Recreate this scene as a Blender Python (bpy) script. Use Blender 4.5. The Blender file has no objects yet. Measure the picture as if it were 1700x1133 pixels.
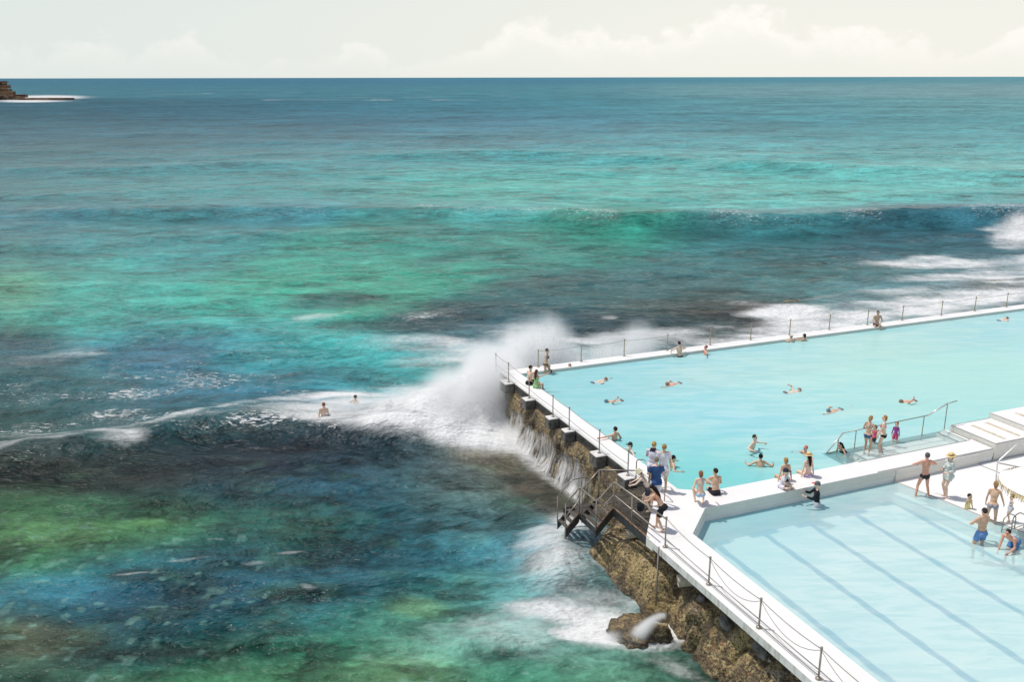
import bpy, math, random
import numpy as np
from mathutils import Vector, Matrix
random.seed(7); rng = np.random.RandomState(11)
R = math.radians
scene = bpy.context.scene
COL = scene.collection

# ---------------------------------------------------------------- camera
F = 1520.0; CX = 850.0; CY = 566.5; CAMH = 14.0
PITCH = math.atan(438.5 / F)
cam_d = bpy.data.cameras.new("camera"); cam = bpy.data.objects.new("camera", cam_d); COL.objects.link(cam)
cam.location = (0, 0, CAMH)
cam.rotation_mode = 'XYZ'
cam.rotation_euler = (Matrix.Rotation(0, 3, 'X')).to_euler()
_m = Matrix.Rotation(R(90) - PITCH, 4, 'X') @ Matrix.Rotation(R(-0.10), 4, 'Z')
cam.matrix_world = Matrix.Translation((0, 0, CAMH)) @ _m
cam_d.sensor_width = 36.0; cam_d.lens = 36.0 * F / 1700.0
cam_d.clip_start = 0.1; cam_d.clip_end = 90000
scene.camera = cam

# ---------------------------------------------------------------- sun, sky, exposure
SUN_DIR = Vector((-0.36, 0.14, 0.92)).normalized()        # towards the sun: high, from the left
sun_d = bpy.data.lights.new("sun", 'SUN'); sun = bpy.data.objects.new("sun", sun_d); COL.objects.link(sun)
sun_d.energy = 2.95; sun_d.angle = R(0.5); sun_d.color = (1.0, 0.955, 0.88)
sun.rotation_euler = SUN_DIR.to_track_quat('Z', 'Y').to_euler()
sun.location = (-20, 10, 60)

world = bpy.data.worlds.new("World"); scene.world = world; world.use_nodes = True
nt = world.node_tree; nt.nodes.clear()
def N(nt, t, **kw):
    n = nt.nodes.new(t)
    for k, v in kw.items():
        if k == 'inp':
            for a, b in v.items(): n.inputs[a].default_value = b
        else: setattr(n, k, v)
    return n
def lk(nt, a, b): nt.links.new(a, b)
def mth(nt, op, a, b=None, c=None, clamp=False):
    n = nt.nodes.new('ShaderNodeMath'); n.operation = op; n.use_clamp = clamp
    for i, x in enumerate((a, b, c)):
        if x is None: continue
        if isinstance(x, (int, float)): n.inputs[i].default_value = x
        else: nt.links.new(x, n.inputs[i])
    return n.outputs[0]
def mixc(nt, f, a, b, bt='MIX'):
    n = nt.nodes.new('ShaderNodeMix'); n.data_type = 'RGBA'; n.blend_type = bt
    for s, x in ((0, f), (6, a), (7, b)):
        if isinstance(x, (int, float)): n.inputs[s].default_value = x
        elif isinstance(x, tuple): n.inputs[s].default_value = (x[0], x[1], x[2], 1)
        else: nt.links.new(x, n.inputs[s])
    return n.outputs[2]
def mrange(nt, x, a, b, c=0.0, d=1.0, smooth=True):
    n = nt.nodes.new('ShaderNodeMapRange'); n.interpolation_type = 'SMOOTHSTEP' if smooth else 'LINEAR'; n.clamp = True
    nt.links.new(x, n.inputs[0])
    for i, v in enumerate((a, b, c, d)):
        if isinstance(v, (int, float)): n.inputs[i + 1].default_value = v
        else: nt.links.new(v, n.inputs[i + 1])
    return n.outputs[0]
def noise(nt, vec, scale, detail=4, rough=0.55, dist=0.0, dims='3D'):
    n = nt.nodes.new('ShaderNodeTexNoise'); n.noise_dimensions = dims
    n.inputs['Scale'].default_value = scale; n.inputs['Detail'].default_value = detail
    n.inputs['Roughness'].default_value = rough; n.inputs['Distortion'].default_value = dist
    if vec is not None: nt.links.new(vec, n.inputs['Vector'])
    return n.outputs[0]
def lin(*c):
    c = c[0] if len(c) == 1 else c
    return tuple(((x / 255.) / 12.92 if x / 255. <= 0.04045 else ((x / 255. + .055) / 1.055) ** 2.4) for x in c)

sky = N(nt, 'ShaderNodeTexSky', sky_type='NISHITA', sun_disc=False)
sky.sun_elevation = math.asin(SUN_DIR.z); sky.sun_rotation = math.atan2(SUN_DIR.x, SUN_DIR.y)
sky.air_density = 1.0; sky.dust_density = 2.0; sky.ozone_density = 1.0; sky.altitude = 10
geo = N(nt, 'ShaderNodeTexCoord'); sep = N(nt, 'ShaderNodeSeparateXYZ'); lk(nt, geo.outputs['Generated'], sep.inputs[0])
zz = sep.outputs[2]
az = mth(nt, 'ARCTAN2', sep.outputs[0], sep.outputs[1])
# creamy sea haze low over the horizon, thinning with height
hz = mrange(nt, zz, 0.0, 0.55, 0.93, 0.0)
SKYW = 10.85
side = mrange(nt, az, -0.55, 0.35)
hazec = mixc(nt, side, tuple(x * SKYW for x in (0.735, 0.79, 0.76)), tuple(x * SKYW for x in (0.885, 0.875, 0.80)))
base = mixc(nt, hz, sky.outputs[0], hazec)
# cumulus bank: height of the cloud tops varies with azimuth
comb = N(nt, 'ShaderNodeCombineXYZ'); lk(nt, az, comb.inputs[0]); lk(nt, mth(nt, 'MULTIPLY', zz, 1.4), comb.inputs[1])
cv = comb.outputs[0]
comb2 = N(nt, 'ShaderNodeCombineXYZ'); lk(nt, az, comb2.inputs[0])
prof = noise(nt, comb2.outputs[0], 7.0, 3, 0.5)
def bumpf(c0, w, h):
    d = mth(nt, 'DIVIDE', mth(nt, 'SUBTRACT', az, c0), w)
    return mth(nt, 'MULTIPLY', mth(nt, 'EXPONENT', mth(nt, 'MULTIPLY', mth(nt, 'MULTIPLY', d, d), -1.0)), h)
top = mth(nt, 'MULTIPLY', prof, 0.030)
for c0, w, h in ((0.235, .055, .045), (0.34, .06, .028), (0.02, .05, .046), (0.10, .03, .026), (-0.33, .035, .020), (-0.155, .02, .026), (-0.43, .05, .018), (0.16, .04, .02), (.5, .06, .02)):
    top = mth(nt, 'ADD', top, bumpf(c0, w, h))
n1 = noise(nt, cv, 26.0, 8, 0.58)
n2 = noise(nt, cv, 60.0, 6, 0.6)
hgt = mth(nt, 'SUBTRACT', mth(nt, 'ADD', top, mth(nt, 'MULTIPLY', mth(nt, 'SUBTRACT', n1, 0.5), 0.075)), zz)
dens = mrange(nt, hgt, -0.006, 0.012)
fadel = mrange(nt, zz, 0.0, 0.045, 0.12, 1.0)
lit = mrange(nt, hgt, 0.0, 0.035, 1.0, 0.0)
cl = mixc(nt, mth(nt, 'MULTIPLY', lit, mrange(nt, n2, .3, .7, .6, 1.0)), tuple(x * SKYW for x in (0.85, 0.85, 0.80)), tuple(x * SKYW for x in (0.985, 0.95, 0.885)))
cfac = mth(nt, 'MULTIPLY', mth(nt, 'MULTIPLY', dens, fadel), mrange(nt, side, 0.0, 1.0, 0.45, 0.85))
skyc = mixc(nt, cfac, base, cl)
bg = N(nt, 'ShaderNodeBackground'); bg.inputs[1].default_value = 0.10
lk(nt, skyc, bg.inputs[0]); out = N(nt, 'ShaderNodeOutputWorld'); lk(nt, bg.outputs[0], out.inputs[0])

scene.view_settings.view_transform = 'Standard'; scene.view_settings.look = 'None'
scene.view_settings.exposure = 0.0; scene.view_settings.gamma = 1.0
scene.render.engine = 'CYCLES'
cy = scene.cycles
cy.use_denoising = True
cy.max_bounces = 8; cy.transparent_max_bounces = 24; cy.volume_bounces = 3; cy.caustics_reflective = False; cy.caustics_refractive = False
cy.sample_clamp_indirect = 6.0

# ---------------------------------------------------------------- placing
CP, SP = math.cos(PITCH), math.sin(PITCH)
def P(x, y, z=0.0):
    """photo point -> point of the world at height z"""
    X = x - CX; Y = CY - y
    d = (X, F * CP + Y * SP, -F * SP + Y * CP)
    t = (z - CAMH) / d[2]
    return Vector((d[0] * t, d[1] * t, z))
_A = math.atan2(650, 1582)
E1 = Vector((math.sin(_A), -math.cos(_A), 0)); E2 = Vector((math.cos(_A), math.sin(_A), 0))
O = P(881.5, 632.6, 0)
def W(u, v, z=0.0):
    p = O + E2 * u + E1 * v; return Vector((p.x, p.y, z))
SEA = -2.4
YAW_U = math.degrees(math.atan2(E2.x, E2.y))     # compass heading (clockwise from +Y) of +u
YAW_FAR = YAW_U - 90                               # heading of -v (towards the far wall)

# ---------------------------------------------------------------- mesh helpers
class MB:
    def __init__(s): s.v = []; s.f = []
    def add(s, vs, fs):
        b = len(s.v); s.v += [tuple(x) for x in vs]; s.f += [tuple(i + b for i in f) for f in fs]; return s
    def prism(s, poly, z0, z1):
        """closed prism over a counter-clockwise outline of (x, y)"""
        n = len(poly)
        a = sum(poly[i][0] * poly[(i + 1) % n][1] - poly[(i + 1) % n][0] * poly[i][1] for i in range(n))
        if a < 0: poly = poly[::-1]
        vs = [(p[0], p[1], z0) for p in poly] + [(p[0], p[1], z1) for p in poly]
        fs = [tuple(range(n))[::-1], tuple(range(n, 2 * n))] + [(i, (i + 1) % n, n + (i + 1) % n, n + i) for i in range(n)]
        return s.add(vs, fs)
    def uvbox(s, u0, u1, v0, v1, z0, z1, bev=0.0):
        pl = [W(u0, v0), W(u1, v0), W(u1, v1), W(u0, v1)]
        if bev <= 0: return s.prism([(p.x, p.y) for p in pl], z0, z1)
        b = bev
        q = [(u0, v0 + b), (u0 + b, v0), (u1 - b, v0), (u1, v0 + b), (u1, v1 - b), (u1 - b, v1), (u0 + b, v1), (u0, v1 - b)]
        low = [W(a, c) for a, c in q]
        top = [W(u0 + b + (a - u0 - b) * .0 + (min(max(a, u0 + b), u1 - b) - u0 - b), min(max(c, v0 + b), v1 - b)) for a, c in q]
        pts = [(p.x, p.y, z0) for p in low] + [(p.x, p.y, z1 - b) for p in low]
        tp = [W(min(max(a, u0 + b), u1 - b), min(max(c, v0 + b), v1 - b)) for a, c in q]
        # top ring shrunk a little so that the edge is rounded
        cx = W((u0 + u1) / 2, (v0 + v1) / 2)
        ring = []
        for (a, c) in q:
            aa = a + (b * .8 if a < (u0 + u1) / 2 else -b * .8); cc = c + (b * .8 if c < (v0 + v1) / 2 else -b * .8)
            w = W(aa, cc); ring.append((w.x, w.y, z1))
        pts += ring
        n = 8
        # orientation
        ar = sum(low[i].x * low[(i + 1) % n].y - low[(i + 1) % n].x * low[i].y for i in range(n))
        fs = [tuple(range(n))[::-1]] + [(i, (i + 1) % n, n + (i + 1) % n, n + i) for i in range(n)] + [(n + i, n + (i + 1) % n, 2 * n + (i + 1) % n, 2 * n + i) for i in range(n)] + [tuple(range(2 * n, 3 * n))]
        if ar < 0: fs = [f[::-1] for f in fs]
        return s.add(pts, fs)
    def tube(s, pts, r, n=8, caps=True):
        pts = [Vector(p) for p in pts]; rs = r if isinstance(r, (list, tuple)) else [r] * len(pts)
        vs = []; 
        t0 = (pts[1] - pts[0]).normalized()
        ref = Vector((0, 0, 1)) if abs(t0.z) < .9 else Vector((1, 0, 0))
        x = t0.cross(ref).normalized()
        for i, p in enumerate(pts):
            if i == 0: t = pts[1] - pts[0]
            elif i == len(pts) - 1: t = pts[-1] - pts[-2]
            else: t = (pts[i + 1] - p).normalized() + (p - pts[i - 1]).normalized()
            t = t.normalized() if t.length > 1e-9 else t0
            x = (x - t * x.dot(t)); x = x.normalized() if x.length > 1e-6 else t.orthogonal().normalized()
            y = t.cross(x)
            for k in range(n):
                a = 2 * math.pi * k / n; vs.append(p + (x * math.cos(a) + y * math.sin(a)) * rs[i])
        fs = []
        for i in range(len(pts) - 1):
            for k in range(n):
                a = i * n + k; b = i * n + (k + 1) % n; fs.append((a, b, b + n, a + n))
        if caps: fs.append(tuple(range(n))[::-1]); fs.append(tuple(range((len(pts) - 1) * n, len(pts) * n)))
        return s.add(vs, fs)
    def ell(s, c, r, M=None, n=12, m=8):
        c = Vector(c); M = M or Matrix.Identity(3); vs = [c + M @ Vector((0, 0, r[2]))]; fs = []
        for i in range(1, m):
            ph = math.pi * i / m
            for k in range(n):
                a = 2 * math.pi * k / n
                vs.append(c + M @ Vector((r[0] * math.sin(ph) * math.cos(a), r[1] * math.sin(ph) * math.sin(a), r[2] * math.cos(ph))))
        vs.append(c + M @ Vector((0, 0, -r[2])))
        for k in range(n): fs.append((0, 1 + k, 1 + (k + 1) % n))
        for i in range(m - 2):
            for k in range(n):
                a = 1 + i * n + k; b = 1 + i * n + (k + 1) % n; fs.append((a, a + n, b + n, b))
        l = len(vs) - 1; b0 = 1 + (m - 2) * n
        for k in range(n): fs.append((l, b0 + (k + 1) % n, b0 + k))
        return s.add(vs, fs)
    def caps(s, a, b, ra, rb, n=10):
        """rounded tapering limb"""
        a = Vector(a); b = Vector(b); d = b - a; L = d.length; t = d.normalized()
        pts = []; rs = []
        for k in range(4): ph = math.pi / 2 * k / 4; pts.append(a - t * ra * math.cos(ph)); rs.append(max(ra * math.sin(ph), ra * .12))
        pts.append(a); rs.append(ra); pts.append(b); rs.append(rb)
        for k in range(1, 5): ph = math.pi / 2 * k / 4; pts.append(b + t * rb * math.sin(ph)); rs.append(max(rb * math.cos(ph), rb * .12))
        return s.tube(pts, rs, n)
    def lathe(s, prof, M, n=20):
        """prof: (radius, height); M 4x4"""
        vs = []; fs = []
        for r, h in prof:
            for k in range(n):
                a = 2 * math.pi * k / n; vs.append(M @ Vector((r * math.cos(a), r * math.sin(a), h)))
        for i in range(len(prof) - 1):
            for k in range(n):
                a = i * n + k; b = i * n + (k + 1) % n; fs.append((a, b, b + n, a + n))
        return s.add(vs, fs)
    def mesh(s, name):
        me = bpy.data.meshes.new(name); me.from_pydata(s.v, [], s.f); me.update(); return me
    def build(s, name, mat, parent=None, smooth=False):
        return link(name, s.mesh(name), mat, parent, smooth)
def link(name, me, mat, parent=None, smooth=False):
    o = bpy.data.objects.new(name, me); COL.objects.link(o)
    if mat is not None: me.materials.append(mat)
    if smooth: me.polygons.foreach_set('use_smooth', [True] * len(me.polygons)); me.update()
    if parent is not None:
        o.parent = parent; o.matrix_parent_inverse = parent.matrix_world.inverted() if parent.matrix_world != Matrix.Identity(4) else Matrix.Identity(4)
    return o
def tag(o, label=None, cat=None, group=None, kind=None):
    if label: o['label'] = label
    if cat: o['category'] = cat
    if group: o['group'] = group
    if kind: o['kind'] = kind
    return o
def thing(name, label, cat, loc=(0, 0, 0), group=None):
    """Empty at the thing's base; its parts are given in world coordinates"""
    o = bpy.data.objects.new(name, None); COL.objects.link(o); o.location = loc; o.empty_display_size = .2
    tag(o, label, cat, group); o['_w'] = 1
    o.matrix_world = Matrix.Translation(loc)
    return o

# ---------------------------------------------------------------- materials
def newmat(name):
    m = bpy.data.materials.new(name); m.use_nodes = True; t = m.node_tree; t.nodes.clear()
    o = t.nodes.new('ShaderNodeOutputMaterial'); p = t.nodes.new('ShaderNodeBsdfPrincipled'); t.links.new(p.outputs[0], o.inputs[0])
    return m, t, p, o
def setc(t, p, key, x):
    if isinstance(x, tuple): p.inputs[key].default_value = (x[0], x[1], x[2], 1)
    elif isinstance(x, (int, float)): p.inputs[key].default_value = x
    else: t.links.new(x, p.inputs[key])
def bump(t, p, h, strength, dist):
    b = t.nodes.new('ShaderNodeBump'); b.inputs['Strength'].default_value = strength; b.inputs['Distance'].default_value = dist
    t.links.new(h, b.inputs['Height']); t.links.new(b.outputs[0], p.inputs['Normal']); return b
def objco(t, sc=(1, 1, 1), rot=(0, 0, 0)):
    g = t.nodes.new('ShaderNodeNewGeometry'); mp = t.nodes.new('ShaderNodeMapping'); t.links.new(g.outputs['Position'], mp.inputs[0])
    mp.inputs['Scale'].default_value = sc; mp.inputs['Rotation'].default_value = rot
    return mp.outputs[0]
def simple(name, col, rough=.6, metal=0., var=.08, scale=6., spec=.4, bumpd=0.0):
    m, t, p, o = newmat(name); v = objco(t)
    n = noise(t, v, scale, 5, .6)
    c = mixc(t, mrange(t, n, .3, .7), tuple(x * (1 - var) for x in col), tuple(min(1, x * (1 + var)) for x in col))
    setc(t, p, 'Base Color', c); p.inputs['Roughness'].default_value = rough; p.inputs['Metallic'].default_value = metal
    p.inputs['Specular IOR Level'].default_value = spec
    if bumpd > 0: bump(t, p, noise(t, v, scale * 6, 4, .6), .6, bumpd)
    return m
def white_concrete(nm, stain):
    m, t, p, o = newmat(nm); v = objco(t)
    a = noise(t, v, .9, 6, .6); b = noise(t, v, 7., 6, .65); c = noise(t, v, 40., 3, .6)
    col = mixc(t, mrange(t, a, .35, .75), (.86, .85, .835), (.80, .785, .765))
    col = mixc(t, mrange(t, b, .62, .78, 0, .30), col, (.66, .61, .52))
    col = mixc(t, mrange(t, c, .3, .7, 0, .12), col, (.58, .57, .55))
    # old weather stains and rust under the edge of the slab
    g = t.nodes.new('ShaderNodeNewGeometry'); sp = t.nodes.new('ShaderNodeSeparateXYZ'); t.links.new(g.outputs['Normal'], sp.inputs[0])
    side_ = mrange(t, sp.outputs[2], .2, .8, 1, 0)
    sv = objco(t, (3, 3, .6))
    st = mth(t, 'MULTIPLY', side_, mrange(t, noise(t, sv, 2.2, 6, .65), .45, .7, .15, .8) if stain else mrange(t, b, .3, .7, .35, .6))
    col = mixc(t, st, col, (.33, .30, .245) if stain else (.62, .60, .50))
    setc(t, p, 'Base Color', col); p.inputs['Roughness'].default_value = .75; p.inputs['Specular IOR Level'].default_value = .25
    bump(t, p, mth(t, 'ADD', b, mth(t, 'MULTIPLY', c, .3)), .5, .01)
    return m
M_WHITE = white_concrete('white_painted_concrete', False); M_EDGE = white_concrete('stained_white_concrete', True)
M_CLEAN = simple('clean_white_concrete', (.84, .835, .815), .8, var=.03, scale=1.6, spec=.2, bumpd=.004)
M_GREYC = simple('weathered_grey_concrete', (.19, .18, .165), .85, var=.4, scale=3., bumpd=.02)
M_DARKC = simple('dark_concrete', (.07, .066, .06), .8, var=.5, scale=2.5, bumpd=.02)  # dark tone for fascia, footing and the core behind the rock
M_STEEL = simple('dull_stainless_steel', (.36, .32, .27), .38, metal=.55, var=.15, scale=9)
M_STEELB = simple('bright_steel', (.70, .69, .66), .3, metal=.5, var=.08, scale=9)
M_ROPE = simple('cable', (.30, .27, .23), .6, var=.1)
M_IRON = simple('dark_painted_steel', (.05, .05, .05), .5, metal=.2, var=.35, scale=4)
M_GRATE = simple('steel_grating', (.13, .11, .09), .5, metal=.3, var=.3, scale=8)
M_RUST = simple('rusty_steel_edge', (.22, .13, .08), .7, var=.5, scale=7)
M_NOSE = simple('grey_step_edging', (.27, .265, .255), .8, var=.1, scale=7)
M_TAN = simple('tan_timber_strip', (.62, .54, .40), .8, var=.25, scale=5)

def rock_mat(name, weed, wet):
    m, t, p, o = newmat(name); v = objco(t)
    vs = objco(t, (1, 1, .45))
    big = noise(t, v, .55, 5, .6, .6); mid = noise(t, vs, 2.3, 8, .68, .5); fin = noise(t, v, 13., 8, .7)
    vo = t.nodes.new('ShaderNodeTexVoronoi'); vo.inputs['Scale'].default_value = 9.; t.links.new(v, vo.inputs[0])
    col = mixc(t, mrange(t, mid, .32, .66), (.05, .038, .026), (.40, .28, .15))
    col = mixc(t, mrange(t, big, .48, .62, 0, .9), col, (.48, .35, .16) if weed else (.34, .29, .22))
    col = mixc(t, mrange(t, noise(t, v, 1.5, 6, .65, 1.), .58, .66, 0, .85), col, (.60, .52, .40))
    col = mixc(t, mrange(t, noise(t, v, 4.6, 8, .74), .50, .58, 0, .85), col, (.54, .43, .20) if weed else (.3, .22, .11))
    col = mixc(t, mrange(t, fin, .50, .57, 0, .85), col, (.03, .024, .018))
    col = mixc(t, mrange(t, noise(t, v, 3.0, 4, .5, 1.5), .60, .70, 0, .6), col, (.40, .17, .06))
    col = mixc(t, mrange(t, noise(t, objco(t, (1, 1, .22)), 1.3, 5, .6, .4), .52, .62, 0, .75), col, (.075, .055, .038))
    col = mixc(t, mrange(t, vo.outputs[0], .0, .3, .5, 0), col, (.03, .025, .02))
    if wet: 
        col = mixc(t, .28, col, (.07, .06, .05))
    g = t.nodes.new('ShaderNodeNewGeometry'); sz = t.nodes.new('ShaderNodeSeparateXYZ'); t.links.new(g.outputs['Position'], sz.inputs[0])
    tide = mrange(t, mth(t, 'ADD', sz.outputs[2], mth(t, 'MULTIPLY', mid, .9)), -1.95, -1.5, .65, 0)
    col = mixc(t, tide, col, (.055, .045, .03))
    setc(t, p, 'Base Color', col); setc(t, p, 'Roughness', mth(t, 'SUBTRACT', .75, mth(t, 'MULTIPLY', tide, .5)))
    h = mth(t, 'ADD', mth(t, 'MULTIPLY', mid, .8), mth(t, 'ADD', mth(t, 'MULTIPLY', fin, .4), mth(t, 'MULTIPLY', vo.outputs[0], .3)))
    bump(t, p, h, 1.0, .16)
    return m
M_ROCK = rock_mat('weed_covered_rock', True, False)
M_ROCKW = rock_mat('wet_weedy_sea_wall_rock', True, True)
def headland_mat():
    m, t, p, o = newmat('sandstone'); v = objco(t, (.03, .03, .35))
    n = noise(t, v, 2., 6, .6); n2 = noise(t, objco(t), .3, 6, .6)
    col = mixc(t, mrange(t, n, .4, .6), (.11, .045, .03), (.34, .22, .13))
    col = mixc(t, mrange(t, n2, .5, .62, 0, .6), col, (.42, .34, .24))
    setc(t, p, 'Base Color', col); p.inputs['Roughness'].default_value = .9; bump(t, p, n2, 1., 1.)
    return m
M_HEAD = headland_mat()

# ---------------------------------------------------------------- numpy noise
def vnoise(x, y, seed=0):
    xi = np.floor(x).astype(np.int64); yi = np.floor(y).astype(np.int64); fx = x - xi; fy = y - yi
    fx = fx * fx * fx * (fx * (fx * 6 - 15) + 10); fy = fy * fy * fy * (fy * (fy * 6 - 15) + 10)
    def h(a, b):
        n = (a * 374761393 + b * 668265263 + seed * 1442695041) & 0xffffffff
        n = ((n ^ (n >> 13)) * 1274126177) & 0xffffffff
        n = n ^ (n >> 16); return (n & 0xffffff) / float(0xffffff)
    a = h(xi, yi); b = h(xi + 1, yi); c = h(xi, yi + 1); d = h(xi + 1, yi + 1)
    return (a * (1 - fx) + b * fx) * (1 - fy) + (c * (1 - fx) + d * fx) * fy
def fbm(x, y, oct=4, seed=0, gain=.5, ridged=False):
    s = 0; a = 1.; t = 0
    for i in range(oct):
        n = vnoise(x * 2 ** i + 17.3 * i, y * 2 ** i - 9.1 * i, seed + i)
        if ridged: n = 1 - abs(2 * n - 1)
        s = s + a * n; t += a; a *= gain
    return s / t
def sstep(a, b, x):
    t = np.clip((x - a) / (b - a), 0, 1); return t * t * (3 - 2 * t)

# ---------------------------------------------------------------- the sea
def build_sea():
    nr1, nr2, nc = (640, 110, 1150)
    k = np.linspace(1 / 16.0, 1 / 420.0, nr1); r = np.concatenate([1 / k, np.geomspace(428., 60000., nr2)])
    th = np.linspace(R(-47), R(47), nc)
    Rr, Th = np.meshgrid(r, th, indexing='ij')
    X = Rr * np.sin(Th); Y = Rr * np.cos(Th)
    # chart of the bay (where each patch of reef, sand and foam lies)
    dz = SEA - CAMH
    fo = Y * CP - dz * SP; up = Y * SP + dz * CP
    A = CX + F * X / fo; B = CY - F * up / fo
    # ---- waves
    Z = np.zeros_like(X)
    fade = 1 / (1 + (Rr / 900.) ** 2)
    wx = X + 6 * (fbm(X * .03, Y * .03, 3, 5) - .5); wy = Y + 8 * (fbm(X * .02, Y * .035, 3, 9) - .5)
    for (lam, amp, ang, ph) in ((34., .22, 4, .3), (21., .10, -9, 1.2), (12., .07, 12, 2.2), (7.3, .045, -16, .5)):
        kx = math.sin(R(ang)); ky = math.cos(R(ang))
        q = np.sin((wx * kx + wy * ky) * 2 * math.pi / lam + ph + 2.2 * vnoise(X * .025, Y * .025, 33))
        Z += amp * (q + .25 * q * q) * fade * sstep(20, 60, Rr)
    Z += (fbm(X * .45, Y * .9, 4, 21) - .5) * .26 * np.exp(-Rr / 260.)
    # ridged chop, near
    Z += (fbm(X * .22 + Y * .05, Y * .6, 3, 77, .5, True) - .5) * .22 * np.exp(-Rr / 150.)
    def crest(pts):
        xs = np.array([p[0] for p in pts], float); ys = np.array([p[1] for p in pts], float)
        return np.interp(A, xs, ys)
    def mpp(b):                   # metres of sea per chart row
        return (CAMH - SEA) * F / np.maximum(b - 128., 4.) ** 2 * 1.08
    # far breaking swell
    cy2 = crest([(-200, 352), (200, 356), (450, 354), (700, 357), (900, 364), (1050, 376), (1200, 377), (1350, 379), (1500, 372), (1640, 372), (1800, 376), (2100, 385)])
    cy2 = cy2 + 6 * (fbm(A * .01, A * 0 + 3., 3, 3) - .5)
    s2 = (B - cy2) * mpp(cy2)     # metres in front (towards land) of the crest
    h2 = np.interp(A, [-300, 200, 500, 900, 1150, 1400, 1650, 2000], [.3, .8, 1.1, 1.1, 1.2, 1.5, 1.9, 1.6])
    Z += h2 * np.where(s2 > 0, np.exp(-(s2 / 3.0) ** 2), np.exp(-(s2 / 11.) ** 2))
    # second swell behind it
    cy3 = crest([(-200, 300), (600, 262), (850, 258), (1100, 266), (1400, 286), (1700, 292)])
    s3 = (B - cy3) * mpp(cy3)
    Z += np.interp(A, [0, 500, 900, 1400, 1800], [.1, .5, .9, 1.0, .6]) * np.where(s3 > 0, np.exp(-(s3 / 6.0) ** 2), np.exp(-(s3 / 14.) ** 2))
    # near breaking wave
    cy1 = crest([(-300, 795), (0, 768), (70, 757), (150, 745), (230, 732), (300, 716), (400, 704), (520, 716), (620, 731), (720, 736), (840, 732)])
    cy1 = cy1 + 9 * (fbm(A * .018, A * 0 + 1., 3, 6) - .5)
    s1 = (B - cy1) * mpp(cy1)
    h1 = np.interp(A, [-300, 0, 200, 350, 500, 650, 800, 850, 900], [.35, .55, .65, .85, .85, .75, .5, .2, 0])
    Z += h1 * np.where(s1 > 0, np.exp(-(s1 / 1.7) ** 2), np.exp(-(s1 / 3.6) ** 2))
    # water thrown up against the wall corner
    cyw = (CAMH - SEA)
    pw = np.array([P(800, 690, SEA)[:2], P(700, 700, SEA)[:2], P(930, 600, SEA)[:2], P(1060, 585, SEA)[:2], P(985, 905, SEA)[:2]])
    for (c, hh, w_) in zip(pw, (.9, .4, .5, .4, .45), (2.0, 2.6, 2.2, 2.0, 1.0)):
        Z += hh * np.exp(-((X - c[0]) ** 2 + (Y - c[1]) ** 2) / w_ ** 2)
    for (u_, v_, hh, w_) in ((-2.0, -1.6, .75, 1.4), (-3.7, -1.9, .55, 1.8), (-1.0, -3.3, .7, 1.2), (-5.8, -2.6, .5, 2.0), (.9, -3.9, .9, .9), (2.4, -4.1, .9, 1.0), (-4.4, 12.6, .75, 1.5), (-3.6, 10.6, .4, 1.2)):
        q_ = W(u_, v_); Z += hh * np.exp(-(((X - q_.x) ** 2 + (Y - q_.y) ** 2) / w_ ** 2)) * (.7 + .6 * fbm(X * 1.1, Y * 1.1, 2, 301))
    Z = np.where(Rr > 3000, Z * .2, Z)

    # ---- water colour: sand, reef and weed, with the shade of wave faces painted in
    T = COLOUR_TABLE
    cp = np.array([(t[0], t[1]) for t in T], float); cc = np.array([lin(t[2], t[3], t[4]) for t in T])
    Aw = A + 28 * (fbm(X * .05, Y * .05, 5, 41) - .5) * 2 * sstep(0, 300, B - 100)
    Bw = B + 17 * (fbm(X * .06 + 9, Y * .06, 5, 45) - .5) * 2 * sstep(0, 400, B - 100)
    num = np.zeros(X.shape + (3,), np.float32); den = np.zeros(X.shape, np.float32)
    for (a, b), c, t in zip(cp, cc, T):
        sa, sb = (t[5], t[6]) if len(t) > 5 else ((105., 30.) if b > 330 else (250., max(9., (b - 115) * .17)))
        d = ((Aw - a) / sa) ** 2 + ((Bw - b) / sb) ** 2
        w_ = (np.exp(-d) + 1e-4 / (1 + d * d)).astype(np.float32)
        den += w_; num += w_[..., None] * c.astype(np.float32)
    C = num / den[..., None]
    lum_ = C.mean(-1, keepdims=True); C = lum_ + (C - lum_) * 1.0; C[..., 0] = np.maximum(C[..., 0] - (.050 * (1 - sstep(700, 900, B)) + .024 * sstep(700, 900, B)), C[..., 0] * .58); C[..., 1] -= .012; C[..., 2] -= .010; gm_ = sstep(320, 370, B) * (1 - sstep(560, 620, B)); C[..., 1] *= 1 - .13 * gm_; C[..., 2] *= 1 + .05 * gm_; C = np.clip(C, .004, 1)
    def blob(a, b, ra, rb, sl=0., soft=.55, ns=1.0, seed=0, fx=.12, fy=.25):
        """irregular patch on the chart"""
        da = (A - a) / ra; db = (B - b - sl * (A - a)) / rb
        d = np.sqrt(da * da + db * db) + ns * (fbm(X * fx, Y * fy, 5, 100 + seed) - .5) * 1.3
        return 1 - sstep(1 - soft, 1 + soft, d)
    def paint(m, rgb, k_=1.):
        nonlocal C
        m = np.clip(m * k_, 0, 1)[..., None]; C = C * (1 - m) + np.array(lin(rgb)) * m
    for a, b, ra, rb, sl, rgb, k_ in REEF_SHADE:
        paint(blob(a, b, ra, rb, sl, seed=int(a) % 97), rgb, k_ * (.8 if b < 620 else 1.))
    # broken weed / sand mottling close in
    near = sstep(740, 800, B) * (1 - sstep(880, 1000, A))
    mot = fbm(X * .55, Y * .9, 5, 61)
    paint(near * sstep(.52, .68, mot), (30, 48, 44), .55)
    paint(near * sstep(.60, .74, fbm(X * .7 + 40, Y * .9, 4, 63)), (86, 136, 104), .16)
    mid = sstep(300, 420, B) * (1 - sstep(700, 760, B))
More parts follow.
